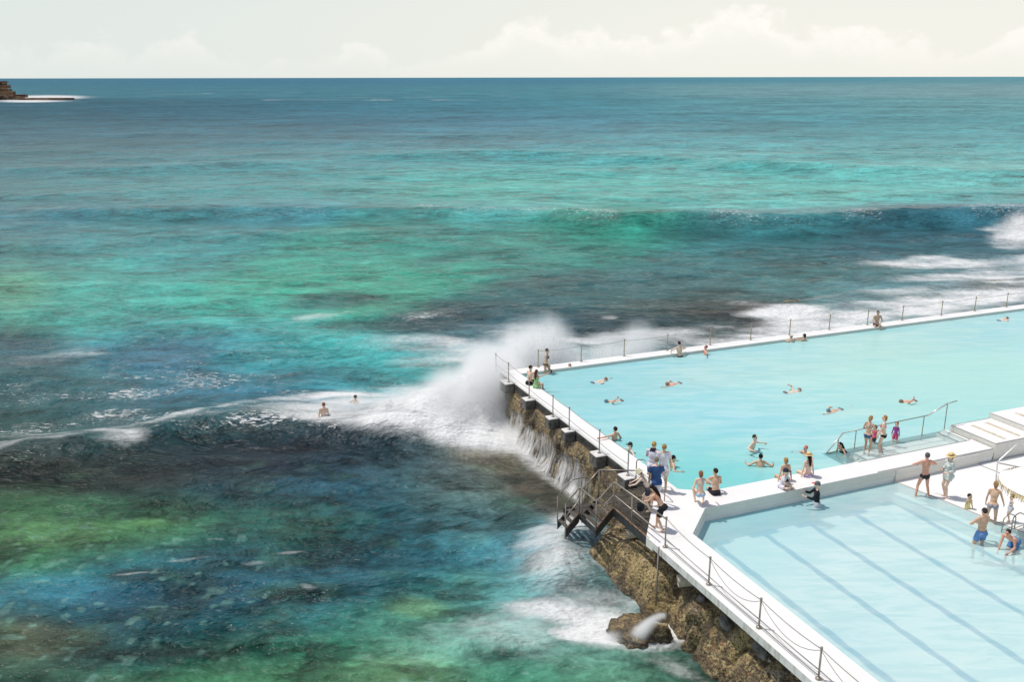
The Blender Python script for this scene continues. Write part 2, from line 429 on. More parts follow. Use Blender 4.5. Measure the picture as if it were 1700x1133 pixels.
    paint(mid * sstep(.50, .70, fbm(X * .10, Y * .26, 5, 65)), (50, 112, 112), .16)
    far = 1 - sstep(300, 400, B)
    paint(far * sstep(.45, .7, fbm(X * .012, Y * .03, 4, 67)), (46, 98, 112), .22)
    # pale stones on the bottom
    sp = sstep(.77, .90, vnoise(X * 2.6 + 3, Y * 3.4, 71)) * sstep(.45, .6, fbm(X * .2, Y * .2, 3, 72))
    paint(near * sp * sstep(840, 880, B), (120, 165, 150), .33)

    # ---- foam
    Fm = np.zeros_like(X)
    st = fbm(X * .35 + .2 * Y, Y * 1.1, 5, 81); st2 = fbm(X * .9, Y * 2.2, 4, 83, .6, True); st3 = fbm(X * .22, Y * .5, 4, 85)
    def foam(m): 
        nonlocal Fm
        Fm = np.maximum(Fm, m)
    def band(d, a0, a1): return np.exp(-np.where(d > 0, (d / a1) ** 2, (d / a0) ** 2))
    # near breaker: white crest, broad apron behind it growing towards the wall
    wd = np.interp(A, [-200, 0, 250, 420, 520, 650, 830], [.5, .6, .35, .9, 1.6, 2.3, 2.4])
    back = np.where(s1 < 0, np.exp(-(s1 / (wd * 1.7)) ** 2), np.exp(-(s1 / (wd * .42)) ** 2))
    k1 = np.interp(A, [-200, 0, 60, 180, 250, 330, 420, 520, 830, 880], [.45, .6, .55, .8, .6, .35, .55, .95, 1.2, 0])
    foam(back * k1 * (.15 + 1.45 * st) * sstep(.0, .35, 1 - abs(0)))
    # thin second line of foam behind it
    cyb = crest([(-200, 770), (0, 742), (120, 745), (250, 722), (330, 700), (450, 672), (560, 655), (650, 648), (760, 640)])
    sb_ = (B - cyb) * mpp(cyb)
    kb = np.interp(A, [-200, 0, 200, 330, 420, 560, 700, 800], [.3, .6, .75, .8, .85, .9, .8, 0])
    foam(kb * np.exp(-(sb_ / np.interp(A, [0, 400, 600], [.35, .6, 1.2])) ** 2) * (.2 + 1.4 * st))
    # apron of white water filling between them
    inb = sstep(0, 1, (B - cyb) / 14.) * sstep(0, 1, (cy1 + 12 - B) / 18.)
    foam(inb * np.interp(A, [300, 420, 520, 640, 760, 850, 870], [0, .55, .85, .95, 1.2, 1.25, 0]) * (.45 + .9 * st))
    # trough of the wall splash running back along the wall
    foam(blob(770, 726, 130, 28, .12, .6, .9, 3) * 1.15)
    foam(blob(880, 760, 75, 22, .75, .8, .8, 4) * .75)
    foam(blob(840, 700, 40, 36, 1.1, .7, .5, 5) * 1.2)
    foam(blob(935, 812, 60, 14, .82, .8, .8, 6) * .55)
    for a, b, ra, rb, sl, kk in FOAM:
        foam(blob(a, b, ra, rb, sl, .8, 1.3, int(a * 3) % 89, .2, .55) * kk * (.35 + 1.25 * st))
    # far breaker curling over at the right
    curl = sstep(1636, 1668, A + 30 * (st3 - .5)) * np.where(s2 > 0, np.exp(-(s2 / 4.2) ** 2), np.exp(-(s2 / 3.) ** 2))
    foam(curl * 0 + blob(1692, 394, 44, 17, 0, .8, 1.1, 9, .25, .4) * 1.1)
    # white lace over the swell faces
    foam(.30 * sstep(.62, .80, st2) * sstep(.5, .65, st3) * sstep(480, 560, B) * (1 - sstep(740, 770, B)))
    # whitecaps far out
    wc = sstep(.70, .80, vnoise(X * .012, Y * .05, 91)) * sstep(.45, .6, vnoise(X * .06, Y * .16, 93))
    foam(wc * .38 * sstep(148, 152, B) * (1 - sstep(166, 174, B)) * sstep(180, 260, A) * (1 - sstep(820, 900, A)))
    hd = ((A - 80) / 62) ** 2 + ((B - 160) / 3.2) ** 2
    foam(np.exp(-hd) * 1.6); foam(np.exp(-(((A - 50) / 62) ** 2 + ((B - 166.3) / 1.7) ** 2)) * 1.6)
    for (u_, v_, kk, w_) in ((-2.2, -1.9, 1.3, 2.0), (-3.9, -2.1, 1.2, 2.2), (-1.0, -3.3, 1.3, 1.8), (-5.8, -2.8, 1.0, 2.3), (.9, -3.9, 1.2, 1.6), (2.4, -4.1, 1.2, 1.7), (-4.6, 12.9, .8, 1.4)):
        q_ = W(u_, v_); foam(kk * np.exp(-(((X - q_.x) ** 2 + (Y - q_.y) ** 2) / w_ ** 2)))
    # foam is churned, lift it a little
    Z += .16 * np.clip(Fm, 0, 1) * (fbm(X * 1.1, Y * 1.3, 4, 95) - .3) * np.exp(-Rr / 200.)

    nr, nc_ = X.shape
    co = np.stack([X, Y, Z + SEA], -1).reshape(-1, 3).astype(np.float32)
    idx = np.arange(nr * nc_).reshape(nr, nc_)
    q = np.stack([idx[:-1, :-1], idx[:-1, 1:], idx[1:, 1:], idx[1:, :-1]], -1).reshape(-1, 4)
    q = q[:, ::-1]
    me = bpy.data.meshes.new('sea'); me.vertices.add(len(co)); me.vertices.foreach_set('co', co.ravel())
    nf = len(q); me.loops.add(nf * 4); me.loops.foreach_set('vertex_index', q.ravel().astype(np.int32))
    me.polygons.add(nf); me.polygons.foreach_set('loop_start', np.arange(0, nf * 4, 4, dtype=np.int32))
    me.polygons.foreach_set('loop_total', np.full(nf, 4, np.int32)); me.update(calc_edges=True)
    me.polygons.foreach_set('use_smooth', np.ones(nf, bool))
    at = me.color_attributes.new('water_colour', 'FLOAT_COLOR', 'POINT')
    C4 = np.concatenate([C.reshape(-1, 3), np.clip(Fm, 0, 1.6).reshape(-1, 1)], -1).astype(np.float32)
    at.data.foreach_set('color', C4.ravel())
    me.update()
    nz = me.polygons[0].normal.z
    if nz < 0: me.flip_normals()
    chop = np.exp(-np.where(s1 > 0, (s1 / 1.3) ** 2, (s1 / 3.2) ** 2)) * sstep(.2, .9, vnoise(X * .3, Y * .6, 201)) * (1 - sstep(540, 600, A)) * 1.15  # choppy zones, also the mask for the painted sun-glint flecks
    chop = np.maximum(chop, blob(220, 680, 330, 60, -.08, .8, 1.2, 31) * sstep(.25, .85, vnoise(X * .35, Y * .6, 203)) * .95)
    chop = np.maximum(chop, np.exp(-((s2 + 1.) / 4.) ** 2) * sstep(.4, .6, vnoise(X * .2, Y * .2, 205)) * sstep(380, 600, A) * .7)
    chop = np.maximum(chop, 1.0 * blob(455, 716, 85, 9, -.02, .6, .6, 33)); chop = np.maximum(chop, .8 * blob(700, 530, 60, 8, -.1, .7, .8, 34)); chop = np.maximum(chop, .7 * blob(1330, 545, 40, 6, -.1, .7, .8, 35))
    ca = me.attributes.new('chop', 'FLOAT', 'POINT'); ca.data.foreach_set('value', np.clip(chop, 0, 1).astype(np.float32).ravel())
    # material
    m, t, p, o = newmat('sea_water')
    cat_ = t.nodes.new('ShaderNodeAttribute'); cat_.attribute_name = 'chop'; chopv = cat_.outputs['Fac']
    att = t.nodes.new('ShaderNodeAttribute'); att.attribute_name = 'water_colour'
    pos = objco(t, (1, 1, 1)); g = t.nodes.new('ShaderNodeNewGeometry'); ln = t.nodes.new('ShaderNodeVectorMath'); ln.operation = 'LENGTH'; t.links.new(g.outputs['Position'], ln.inputs[0])
    dist = ln.outputs['Value']
    va = objco(t, (.55, 1.15, 1), (0, 0, R(8))); vb = objco(t, (.45, .95, 1), (0, 0, R(-12)))
    r1 = noise(t, va, 2.6, 5, .62, .4); r2 = noise(t, vb, .5, 6, .68, .5); r3 = noise(t, objco(t, (.6, 1., 1), (0, 0, R(14))), .13, 6, .68, .3); r4 = noise(t, objco(t, (.8, 1., 1)), .022, 8, .78, .2); kelp = noise(t, objco(t, (.6, 1., 1), (0, 0, R(-20))), .9, 8, .68, .8)
    # foam texture: soft, streaked along the run of the water
    fs = noise(t, objco(t, (.8, 2.2, 1), (0, 0, R(-24))), 1.3, 6, .62, 1.2)
    ff = noise(t, objco(t, (1, 1.6, 1)), 6., 5, .65, .6)
    fo_ = mth(t, 'ADD', att.outputs['Alpha'], mth(t, 'MULTIPLY', mth(t, 'SUBTRACT', mth(t, 'ADD', mth(t, 'MULTIPLY', fs, .65), mth(t, 'MULTIPLY', ff, .35)), .5), .75))
    fo_ = mth(t, 'MULTIPLY', mrange(t, fo_, .12, 1.15), mrange(t, att.outputs['Alpha'], .02, .2))
    glint_fleck = noise(t, objco(t, (.75, 2.0, 1), (0, 0, R(10))), 3.4, 5, .6, .5)
    fo_ = mth(t, 'MAXIMUM', fo_, mth(t, 'MULTIPLY', mrange(t, mth(t, 'ADD', glint_fleck, mth(t, 'MULTIPLY', chopv, .17)), .66, .73), mrange(t, chopv, .12, .4, 0, .85)))  # sun glints on the chop painted white among the foam
    foam_glintc = mixc(t, mrange(t, ff, .3, .7), (.70, .715, .715), (.82, .82, .81))
    # ripple shade: light and dark of the ripples painted into the colour value
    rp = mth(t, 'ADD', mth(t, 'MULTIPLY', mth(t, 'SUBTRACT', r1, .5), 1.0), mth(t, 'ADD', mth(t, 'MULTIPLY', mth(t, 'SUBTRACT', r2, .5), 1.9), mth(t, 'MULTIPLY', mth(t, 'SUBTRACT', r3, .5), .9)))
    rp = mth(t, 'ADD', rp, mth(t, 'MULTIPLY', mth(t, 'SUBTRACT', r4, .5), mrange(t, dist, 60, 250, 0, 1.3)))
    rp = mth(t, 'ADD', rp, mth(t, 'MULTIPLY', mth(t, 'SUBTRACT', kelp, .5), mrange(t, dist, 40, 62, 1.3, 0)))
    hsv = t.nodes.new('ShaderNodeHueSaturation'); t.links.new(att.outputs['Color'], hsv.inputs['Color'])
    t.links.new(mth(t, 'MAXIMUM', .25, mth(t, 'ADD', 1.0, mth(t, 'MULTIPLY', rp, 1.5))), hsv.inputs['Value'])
    wcol = mixc(t, 1.0, hsv.outputs[0], (WATERK, WATERK, WATERK), 'MULTIPLY')
    col = mixc(t, fo_, wcol, foam_glintc)
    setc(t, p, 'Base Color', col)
    setc(t, p, 'Roughness', mth(t, 'MULTIPLY', mth(t, 'ADD', mth(t, 'MULTIPLY', fo_, .5), mrange(t, dist, 30, 600, .16, .5)), mth(t, 'SUBTRACT', 1.0, mth(t, 'MULTIPLY', chopv, .7))))
    setc(t, p, 'Specular IOR Level', mth(t, 'MULTIPLY', mth(t, 'SUBTRACT', 1.0, mth(t, 'MULTIPLY', fo_, .8)), mth(t, 'ADD', mrange(t, dist, 40, 900, .16, .08), mth(t, 'MULTIPLY', chopv, .5))))
    p.inputs['IOR'].default_value = 1.33
    hsum = mth(t, 'ADD', mth(t, 'MULTIPLY', r1, .10), mth(t, 'ADD', mth(t, 'MULTIPLY', r2, .42), mth(t, 'MULTIPLY', r3, 1.8)))
    hsum = mth(t, 'ADD', hsum, mth(t, 'MULTIPLY', r4, mrange(t, dist, 60, 300, 0, 9.)))
    hsum = mth(t, 'ADD', hsum, mth(t, 'MULTIPLY', mth(t, 'MULTIPLY', fo_, ff), .04))
    gl = noise(t, objco(t, (.7, 1.2, 1), (0, 0, R(12))), 1.7, 4, .6, .6)
    hsum = mth(t, 'ADD', hsum, mth(t, 'MULTIPLY', mth(t, 'MULTIPLY', gl, chopv), .35))
    bump(t, p, hsum, .85, 1.0)
    ob = link('sea', me, m); tag(ob, 'turquoise and deep blue ocean with breaking waves and white foam', None, None, 'structure')
    return ob
WATERK = 0.87
COLOUR_TABLE = [
 (0,131,70,118,140),(425,131,66,118,142),(850,131,72,125,148),(1275,131,90,140,155),(1700,131,105,150,160),
 (0,150,84,128,142),(425,150,84,130,145),(850,150,92,140,152),(1275,148,130,165,170),(1700,148,140,170,172),
 (0,180,68,104,118),(300,180,64,108,124),(600,180,74,124,142),(850,180,88,142,156),(1275,180,112,158,165),(1700,180,125,168,172),
 (0,205,64,104,118),(425,205,62,112,130),(850,205,74,130,150),(1275,205,96,155,165),(1700,205,112,165,170),
 (0,230,60,104,116),(425,230,62,118,132),(850,230,74,138,152),(1275,230,90,160,168),(1700,230,100,166,172),
 (0,270,55,108,116),(425,270,68,134,142),(850,270,84,158,162),(1275,270,98,176,176),(1700,270,108,178,176),
 (0,310,62,118,122),(425,310,80,154,154),(850,310,98,182,168),(1275,310,106,188,178),(1700,310,116,182,176),
 (0,340,70,126,128),(400,340,82,150,148),(800,335,102,182,165),(1300,340,120,195,180),(1700,340,102,166,168),
 (0,380,72,132,130),(300,378,74,136,128),(700,378,72,142,120),(1000,385,72,158,126),(1300,395,58,112,108),(1500,395,56,100,102),(1700,400,56,100,106),
 (0,420,80,145,132),(300,420,82,160,146),(600,420,80,165,134),(900,425,80,155,128),(1200,420,74,136,128),(1500,425,70,122,124),(1700,440,120,150,148),
 (0,470,100,174,134),(200,470,92,176,150),(500,470,84,182,142),(700,460,82,172,134),(900,470,76,130,118),(1100,470,74,120,114),(1300,470,78,130,120),(1500,470,100,142,138),(1700,470,120,135,130),
 (0,520,96,172,140),(150,520,96,182,152),(400,520,86,184,150),(620,500,88,184,138),(800,505,64,104,104),(1000,500,66,102,100),(1250,500,80,118,110),(1450,510,120,150,142),
 (0,550,62,92,94),(200,550,90,160,150),(400,560,86,176,162),(560,560,88,182,156),(720,545,56,82,86),(850,545,70,110,110),(1000,550,56,80,84),(1150,540,70,78,72),
 (50,590,70,104,108),(250,590,70,116,136),(420,590,84,168,164),(600,590,86,176,164),(750,590,112,170,166),(900,590,110,150,150),
 (50,620,54,94,96),(200,620,76,136,142),(300,620,70,124,150),(450,620,76,150,160),(650,620,98,168,168),
 (0,660,40,80,80),(150,660,42,86,90),(300,655,64,120,144),(450,655,60,116,140),(600,640,84,150,160),
 (0,700,42,80,76),(200,700,50,94,98),(350,690,58,108,118),
 (100,745,54,86,80),(300,735,38,70,70),(450,735,34,52,56),
 (50,775,56,72,66),(300,775,42,54,58),(450,765,38,44,52),(600,770,58,74,84),(720,785,92,100,104),(850,785,122,120,110),(930,800,100,94,82),
 (50,820,60,70,56),(200,820,50,68,66),(400,820,50,76,86),(600,820,60,96,112),(750,820,92,108,104),(900,830,108,104,90),
 (0,850,76,106,72),(150,850,70,112,78),(400,850,48,88,78),(600,850,46,84,92),(800,850,80,108,108),
 (0,880,92,136,86),(120,890,80,122,82),(260,865,80,122,80),(400,890,44,84,84),(500,880,50,98,84),(700,880,60,104,116),(850,880,90,128,132),
 (0,930,76,122,82),(200,930,50,100,106),(400,930,40,80,90),(600,930,50,94,106),(750,930,60,110,116),(880,930,96,150,164),(1000,960,110,140,138),
 (0,980,70,120,124),(80,980,60,114,134),(300,980,36,76,90),(500,980,60,108,120),(620,980,60,100,110),(750,980,80,136,126),(900,980,112,166,170),
 (0,1040,88,96,74),(100,1030,60,86,90),(300,1030,40,80,86),(500,1030,58,108,110),(650,1030,86,142,120),(850,1050,130,178,170),(1000,1000,120,150,146),
 (50,1080,80,96,80),(200,1080,46,86,86),(400,1080,60,100,84),(550,1080,78,138,112),(750,1075,120,170,150),(1000,1090,108,150,134),(1120,1090,80,104,94),
 (100,1130,70,100,80),(350,1130,70,112,80),(500,1130,92,150,108),(650,1130,128,176,124),(850,1130,76,132,108),(1000,1130,100,145,120),(1200,1130,60,80,70),
]
# dark reef and weed, and shaded wave faces and trough painted dark: a, b, half-widths, slope, colour, strength
REEF_SHADE = [
 (545,505,75,17,-.10,(50,76,84),.85),(700,535,95,20,-.06,(40,62,68),.85),(820,520,110,16,.0,(52,74,78),.7),(730,430,60,12,-.1,(62,104,106),.7),
 (560,465,60,10,-.1,(62,118,110),.5),(930,470,110,14,-.05,(52,80,80),.75),(1090,480,120,26,-.05,(60,92,92),.6),(1000,545,80,22,0,(42,60,66),.8),
 (1170,515,130,24,0,(56,62,56),.75),(1150,390,60,10,.0,(36,76,74),.7),(900,420,140,10,-.05,(58,110,104),.5),(1250,440,200,18,0,(60,104,104),.5),
 (40,566,90,14,.05,(50,72,80),.85),(270,592,90,20,-.2,(58,100,124),.6),(130,640,140,18,-.1,(44,88,92),.5),(500,620,120,14,-.05,(60,116,132),.5),
 (270,730,230,12,-.12,(40,84,88),.7),(270,764,300,15,-.04,(42,56,60),.6),(90,800,180,22,.02,(52,56,48),.6),(480,752,120,12,.02,(40,38,42),.65),
 (900,815,70,36,.6,(84,72,62),.7),(820,770,70,16,.1,(126,118,102),.6),(620,950,150,24,-.1,(38,78,90),.5),(330,1000,180,30,-.1,(34,72,86),.5),
 (1420,450,130,14,.0,(66,110,108),.6),(1240,530,110,20,.1,(62,52,46),.75),(1660,480,60,14,.05,(80,76,68),.7),(1540,500,60,10,0,(96,92,84),.5),
 (690,1010,60,20,0,(120,158,104),.5),(820,1100,80,30,0,(66,124,104),.5),(60,1060,80,24,0,(78,80,58),.6),(30,480,40,60,0,(124,178,128),.3),(250,870,70,12,-.05,(94,138,82),.5),(90,890,110,24,-.1,(92,134,86),.5),
]
# foam patches: a, b, half-widths, slope, strength
FOAM = [
 (520,532,50,8,-.12,.55),(110,588,90,12,-.12,.5),(700,532,30,5,-.12,.4),(1012,536,14,3.5,.0,.45),(1050,480,14,40,-.6,.22),
 (760,585,120,14,.1,.62),(860,562,120,14,-.05,.5),(900,590,80,26,0,1.0),(700,600,60,10,.0,.4),(980,575,120,18,0,.8),(1120,560,90,12,-.05,.7),
 (1250,570,120,16,-.1,.95),(1320,530,70,16,.1,1.1),(1400,540,140,22,-.15,.95),(1540,515,150,18,-.12,1.0),(1660,495,120,16,-.1,1.05),
 (1600,435,150,9,0,.85),(1750,440,100,12,0,.9),(1600,468,130,9,.0,.85),(1500,490,120,7,-.05,.6),(1680,455,70,6,0,.8),(1380,500,60,5,-.2,.35),
 (60,745,50,5,-.05,.5),(210,745,40,10,-.1,.7),(680,660,80,16,-.05,.7),(780,640,60,24,-.4,1.0),(620,690,90,18,0,1.0),
 (915,915,52,34,.1,.85),(965,895,44,22,.3,.9),(930,970,70,26,.3,.6),(1005,955,60,16,.3,.6),(930,1020,100,22,.12,1.15),(1020,1052,90,20,.02,1.35),(880,1065,150,30,.1,.5),(1050,1010,70,9,-.4,.6),(990,1020,60,6,.35,.75),(1080,1090,90,14,.5,.4),(975,1000,90,30,.1,.45),
 (760,1060,120,18,0,.22),(700,1100,120,22,-.05,.2),(650,930,130,5,-.08,.12),(1100,1090,120,20,.3,.25),
 (480,918,24,2.5,-.1,.5),(420,935,22,2.5,-.05,.4),(310,934,32,2.,-.1,.45),(230,955,40,2.,-.05,.5),(510,980,18,7,.3,.35),(360,898,24,1.5,0,.4),
]


# ---------------------------------------------------------------- pools
def uvpoly(pts): return [(W(u, v).x, W(u, v).y) for u, v in pts]
def sheet(name, pts, z, mat, parent=None):
    me = bpy.data.meshes.new(name); n = len(pts)
    q = uvpoly(pts); a = sum(q[i][0] * q[(i + 1) % n][1] - q[(i + 1) % n][0] * q[i][1] for i in range(n))
    if a < 0: q = q[::-1]
    me.from_pydata([(x, y, z) for x, y in q], [], [tuple(range(n))]); me.update()
    return link(name, me, mat, parent)
UEND = 62.0; VEND = 37.0
def water_mat(name, cols, solid, tint, seed, patches):
    """milky sea water: a pale body of water over a painted floor"""
    m, t, p, o = newmat(name); t.nodes.remove(p)
    v = objco(t)
    n1 = noise(t, objco(t, (1, 1, 1), (0, 0, 0)), .10, 3, .5, .4)
    # ripples and long streaks run along the pool
    mp = objco(t, (.30, 1.3, 1), (0, 0, -(math.pi / 2 - R(YAW_U))))
    n2 = noise(t, mp, .30, 4, .5, .8); n3 = noise(t, mp, 1.8, 4, .55, .6); n4 = noise(t, mp, 9., 3, .6)
    c = mixc(t, mrange(t, n1, .36, .64), cols[0], cols[1])
    c = mixc(t, mrange(t, n2, .38, .66, 0, .9), c, cols[2])
    c = mixc(t, mrange(t, n3, .42, .66, 0, .22), c, (.93, .97, .97)); c = mixc(t, mrange(t, n3, .58, .36, 0, .18), c, lin(120, 196, 208))
    for (u, vv, r, rgb, k_) in patches:
        w = W(u, vv); sb = t.nodes.new('ShaderNodeVectorMath'); sb.operation = 'DISTANCE'; t.links.new(v, sb.inputs[0]); sb.inputs[1].default_value = (w.x, w.y, 0)
        c = mixc(t, mrange(t, sb.outputs['Value'], 0, r, k_, 0), c, rgb)
    d = t.nodes.new('ShaderNodeBsdfDiffuse'); t.links.new(c, d.inputs[0])
    tr = t.nodes.new('ShaderNodeBsdfTransparent'); tr.inputs[0].default_value = (*tint, 1)
    mx = t.nodes.new('ShaderNodeMixShader'); mx.inputs[0].default_value = solid; t.links.new(tr.outputs[0], mx.inputs[1]); t.links.new(d.outputs[0], mx.inputs[2])
    g = t.nodes.new('ShaderNodeBsdfGlossy'); g.inputs['Roughness'].default_value = .12
    fr = t.nodes.new('ShaderNodeFresnel'); fr.inputs[0].default_value = 1.33
    b = t.nodes.new('ShaderNodeBump'); b.inputs['Strength'].default_value = .5; b.inputs['Distance'].default_value = .2
    h = mth(t, 'ADD', mth(t, 'MULTIPLY', n3, .35), mth(t, 'MULTIPLY', n4, .05)); t.links.new(h, b.inputs['Height'])
    for n in (g, fr): t.links.new(b.outputs[0], n.inputs['Normal'])
    m2 = t.nodes.new('ShaderNodeMixShader'); t.links.new(mth(t, 'MULTIPLY', fr.outputs[0], .7), m2.inputs[0]); t.links.new(mx.outputs[0], m2.inputs[1]); t.links.new(g.outputs[0], m2.inputs[2])
    t.links.new(m2.outputs[0], o.inputs[0]); return m
POOLZ = -0.15; KIDZ = -0.52
M_LAP = water_mat('lap_pool_water', (lin(182, 231, 235), lin(196, 235, 229), lin(164, 224, 233)), .80, (.55, .93, .95), 1,
                  [(0, 0, 12, lin(150, 218, 222), .7), (0.5, 13, 9, lin(128, 216, 212), .85), (19, 8, 16, lin(190, 237, 225), .8), (40, 6, 20, lin(192, 238, 234), .6)])
M_KID = water_mat('paddling_pool_water', (lin(220, 246, 246), lin(212, 244, 244), lin(206, 240, 244)), .55, (.94, .995, .995), 2,
                  [(2.0, 14.6, 4.2, lin(184, 238, 246), .9), (-.8, 17, 4., lin(188, 238, 242), .7)])
M_THIN = water_mat('thin_water', (lin(216, 240, 238), lin(222, 243, 239), lin(210, 238, 238)), (.30), (.97, 1, 1), 3, [(7.0, 12.2, 2.6, lin(160, 224, 228), .9)])
M_FLOOR = simple('pale_blue_pool_floor', lin(205, 236, 236), .7, var=.05, scale=1.2)
M_FLOORK = simple('white_pool_floor', lin(236, 246, 242), .7, var=.04, scale=1.2)
def lane_mat():
    m, t, p, o = newmat('faded_blue_lane_paint'); v = objco(t)
    uv = t.nodes.new('ShaderNodeAttribute'); uv.attribute_name = 'edge'
    n = noise(t, v, 3., 4, .6)
    a = mrange(t, mth(t, 'ADD', uv.outputs['Fac'], mth(t, 'MULTIPLY', mth(t, 'SUBTRACT', n, .5), .2)), .0, 1.0, 0, .9)
    setc(t, p, 'Base Color', lin(20, 138, 182)); p.inputs['Roughness'].default_value = .8; setc(t, p, 'Alpha', a); return m
M_LANE = lane_mat()

tag(sheet('pool_floor', [(-.2, -1.3), (UEND, -1.3), (UEND, 13.7), (-.2, 13.7)], -2.0, M_FLOOR), kind='structure')
tag(sheet('ledge_water', [(7.1, 12.15), (13.36, 12.15), (13.36, 13.6), (7.1, 13.6)], POOLZ, M_THIN), 'thin clear water over the white wading ledge', kind='structure')
tag(sheet('lap_pool_water', [(0, -1.2), (UEND, -1.2), (UEND, 12.36), (13.36, 12.36), (13.36, 12.15), (7.1, 12.15), (7.1, 13.6), (0.9, 13.6), (0, 13.0)], POOLZ, M_LAP), 'milky turquoise water of the long lap pool', kind='structure')
tag(sheet('paddling_pool_floor', [(-1.4, 14.6), (8.5, 14.6), (10.5, 30), (12, VEND), (-1.4, VEND)], -1.18, M_FLOORK), kind='structure')
tag(sheet('paddling_pool_water', [(0.0, 14.62), (8.36, 14.62), (9.45, 20.2), (11, 28.1), (12.8, VEND), (-1.34, VEND), (-1.34, 15.98)], KIDZ, M_KID), 'pale clear water of the shallow pool', kind='structure')
def lane(u, v0, name='lane_line'):
    vs = []; fs = []; ed = []
    def strip(a, b, w, dirn):     # dirn 0 along v, 1 along u ; soft worn edges
        base = len(vs); n = 60 if dirn == 0 else 24
        for i in range(n + 1):
            k = i / n; endf = min(1, min(k, 1 - k) * n * .6) if dirn else min(1, (1 - k) * n + .5)
            ww = w * (1 + .15 * math.sin(i * 1.3 + u) * (dirn == 0)); sh = .022 * math.sin(i * 2.1 + u * 3) * (dirn == 0)
            for j, off in enumerate((sh - ww * 1.7, sh - ww * .7, sh + ww * .7, sh + ww * 1.7)):
                if dirn == 0: q = W(u + off, a + (b - a) * k)
                else: q = W(u + a + (b - a) * k, v0 + off)
                vs.append((q.x, q.y, -1.175 + (.002 if dirn else 0))); ed.append((0, 1, 1, 0)[j] * endf)
        for i in range(n):
            for j in range(3): c = base + i * 4 + j; fs.append((c, c + 1, c + 5, c + 4))
    strip(v0, VEND, .088, 0); strip(-.62, .62, .11, 1)
    me = bpy.data.meshes.new(name); me.from_pydata(vs, [], fs); me.update()
    at = me.attributes.new('edge', 'FLOAT', 'POINT'); at.data.foreach_set('value', ed)
    return link(name, me, M_LANE)
for i, (px, py) in enumerate(((1187, 905), (1267, 887), (1343, 871), (1416, 854), (1483, 836))):
    q = P(px, py, -1.18) - O; u_ = q.dot(E2); v_ = q.dot(E1)
    lane_o = lane((.12, 2.3, 4.4, 6.5, 8.55)[i] * .985 if 0 else u_, v_)
    tag(lane_o, None, None, None, 'structure')

# ---------------------------------------------------------------- deck of white concrete round the pools
DECK = thing('pool_deck', 'white painted concrete deck and walls round the two pools', 'pool deck', W(0, 14.5))
for k in ('category',): del DECK[k]
DECK['kind'] = 'structure'
def ring_build(mb, name, mat): return mb.build(name, mat, DECK)
# sea side walkway (upper)
mb = MB(); mb.prism(uvpoly([(-.86, -1.95), (0, -1.95), (0, 13.0), (.9, 13.57), (13.36, 13.57), (13.36, 14.62), (0.02, 14.66), (-1.34, 16.0), (-2.82, 16.0), (-2.82, 15.62), (-.86, 12.9)]), -.32, 0.0)
mb.build('walkway', M_WHITE, DECK)
mb = MB(); mb.prism(uvpoly([(-2.82, 16.0), (-1.34, 16.0), (-1.34, VEND), (-2.82, VEND)]), -.24, -.003); mb.build('walkway', M_EDGE, DECK)
mb = MB(); mb.prism(uvpoly([(0, -1.95), (UEND, -1.95), (UEND, -1.2), (0, -1.2)]), -.32, -.002); mb.build('walkway', M_WHITE, DECK)
mb = MB(); mb.uvbox(-.872, -.861, -1.9, 12.8, -.34, -.045); mb.build('fascia', M_DARKC, DECK)
# pool side walls, lining
mb = MB(); mb.prism(uvpoly([(-.45, -1.5), (-.02, -1.5), (-.02, 13.2), (-.45, 13.2)]), -2.4, -.32)
mb.prism(uvpoly([(-.02, -1.5), (UEND, -1.5), (UEND, -1.22), (-.02, -1.22)]), -2.4, -.32)
mb.prism(uvpoly([(.0, 13.62), (13.36, 13.62), (13.36, 14.60), (.04, 14.60)]), -2.4, -.32)
mb.build('pool_wall', M_CLEAN, DECK)
mb = MB(); mb.prism(uvpoly([(.05, 14.602), (8.4, 14.602), (8.4, 14.615), (.05, 14.615)]), -1.18, KIDZ - .03); mb.build('pool_wall', simple('aqua_pool_wall', lin(176, 232, 238), .7, var=.04), DECK)
mb = MB(); mb.prism(uvpoly([(-2.2, 16.1), (-1.5, 16.1), (-1.5, VEND), (-2.2, VEND)]), -2.4, -.24)
mb.prism(uvpoly([(-.9, 12.9), (0, 12.9), (-.06, 14.5), (-1.5, 15.93), (-2.2, 16.1), (-2.2, 15.5), (-.9, 13.)]), -2.4, -.32)
mb.build('footing', M_DARKC, DECK)
mb = MB(); mb.prism(uvpoly([(-.05, 14.5), (.1, 14.6), (-1.35, 16.02), (-1.49, 15.94)]), -1.3, -.322); mb.build('pool_wall', M_CLEAN, DECK)
# low damp kerb of the paddling pool under the cross walkway
mb = MB(); mb.prism(uvpoly([(8.4, 14.625), (12.6, 14.625), (12.6, 14.67), (8.4, 14.67)]), -1.4, -.06); mb.build('pool_wall', M_WHITE, DECK)
# lower deck right of the paddling pool
mb = MB(); mb.prism(uvpoly([(8.36, 14.67), (UEND - 30, 14.67), (UEND - 30, VEND), (13.2, VEND), (11, 28.1), (9.45, 20.2)]), -1.5, -.50); mb.build('lower_deck', M_CLEAN, DECK)
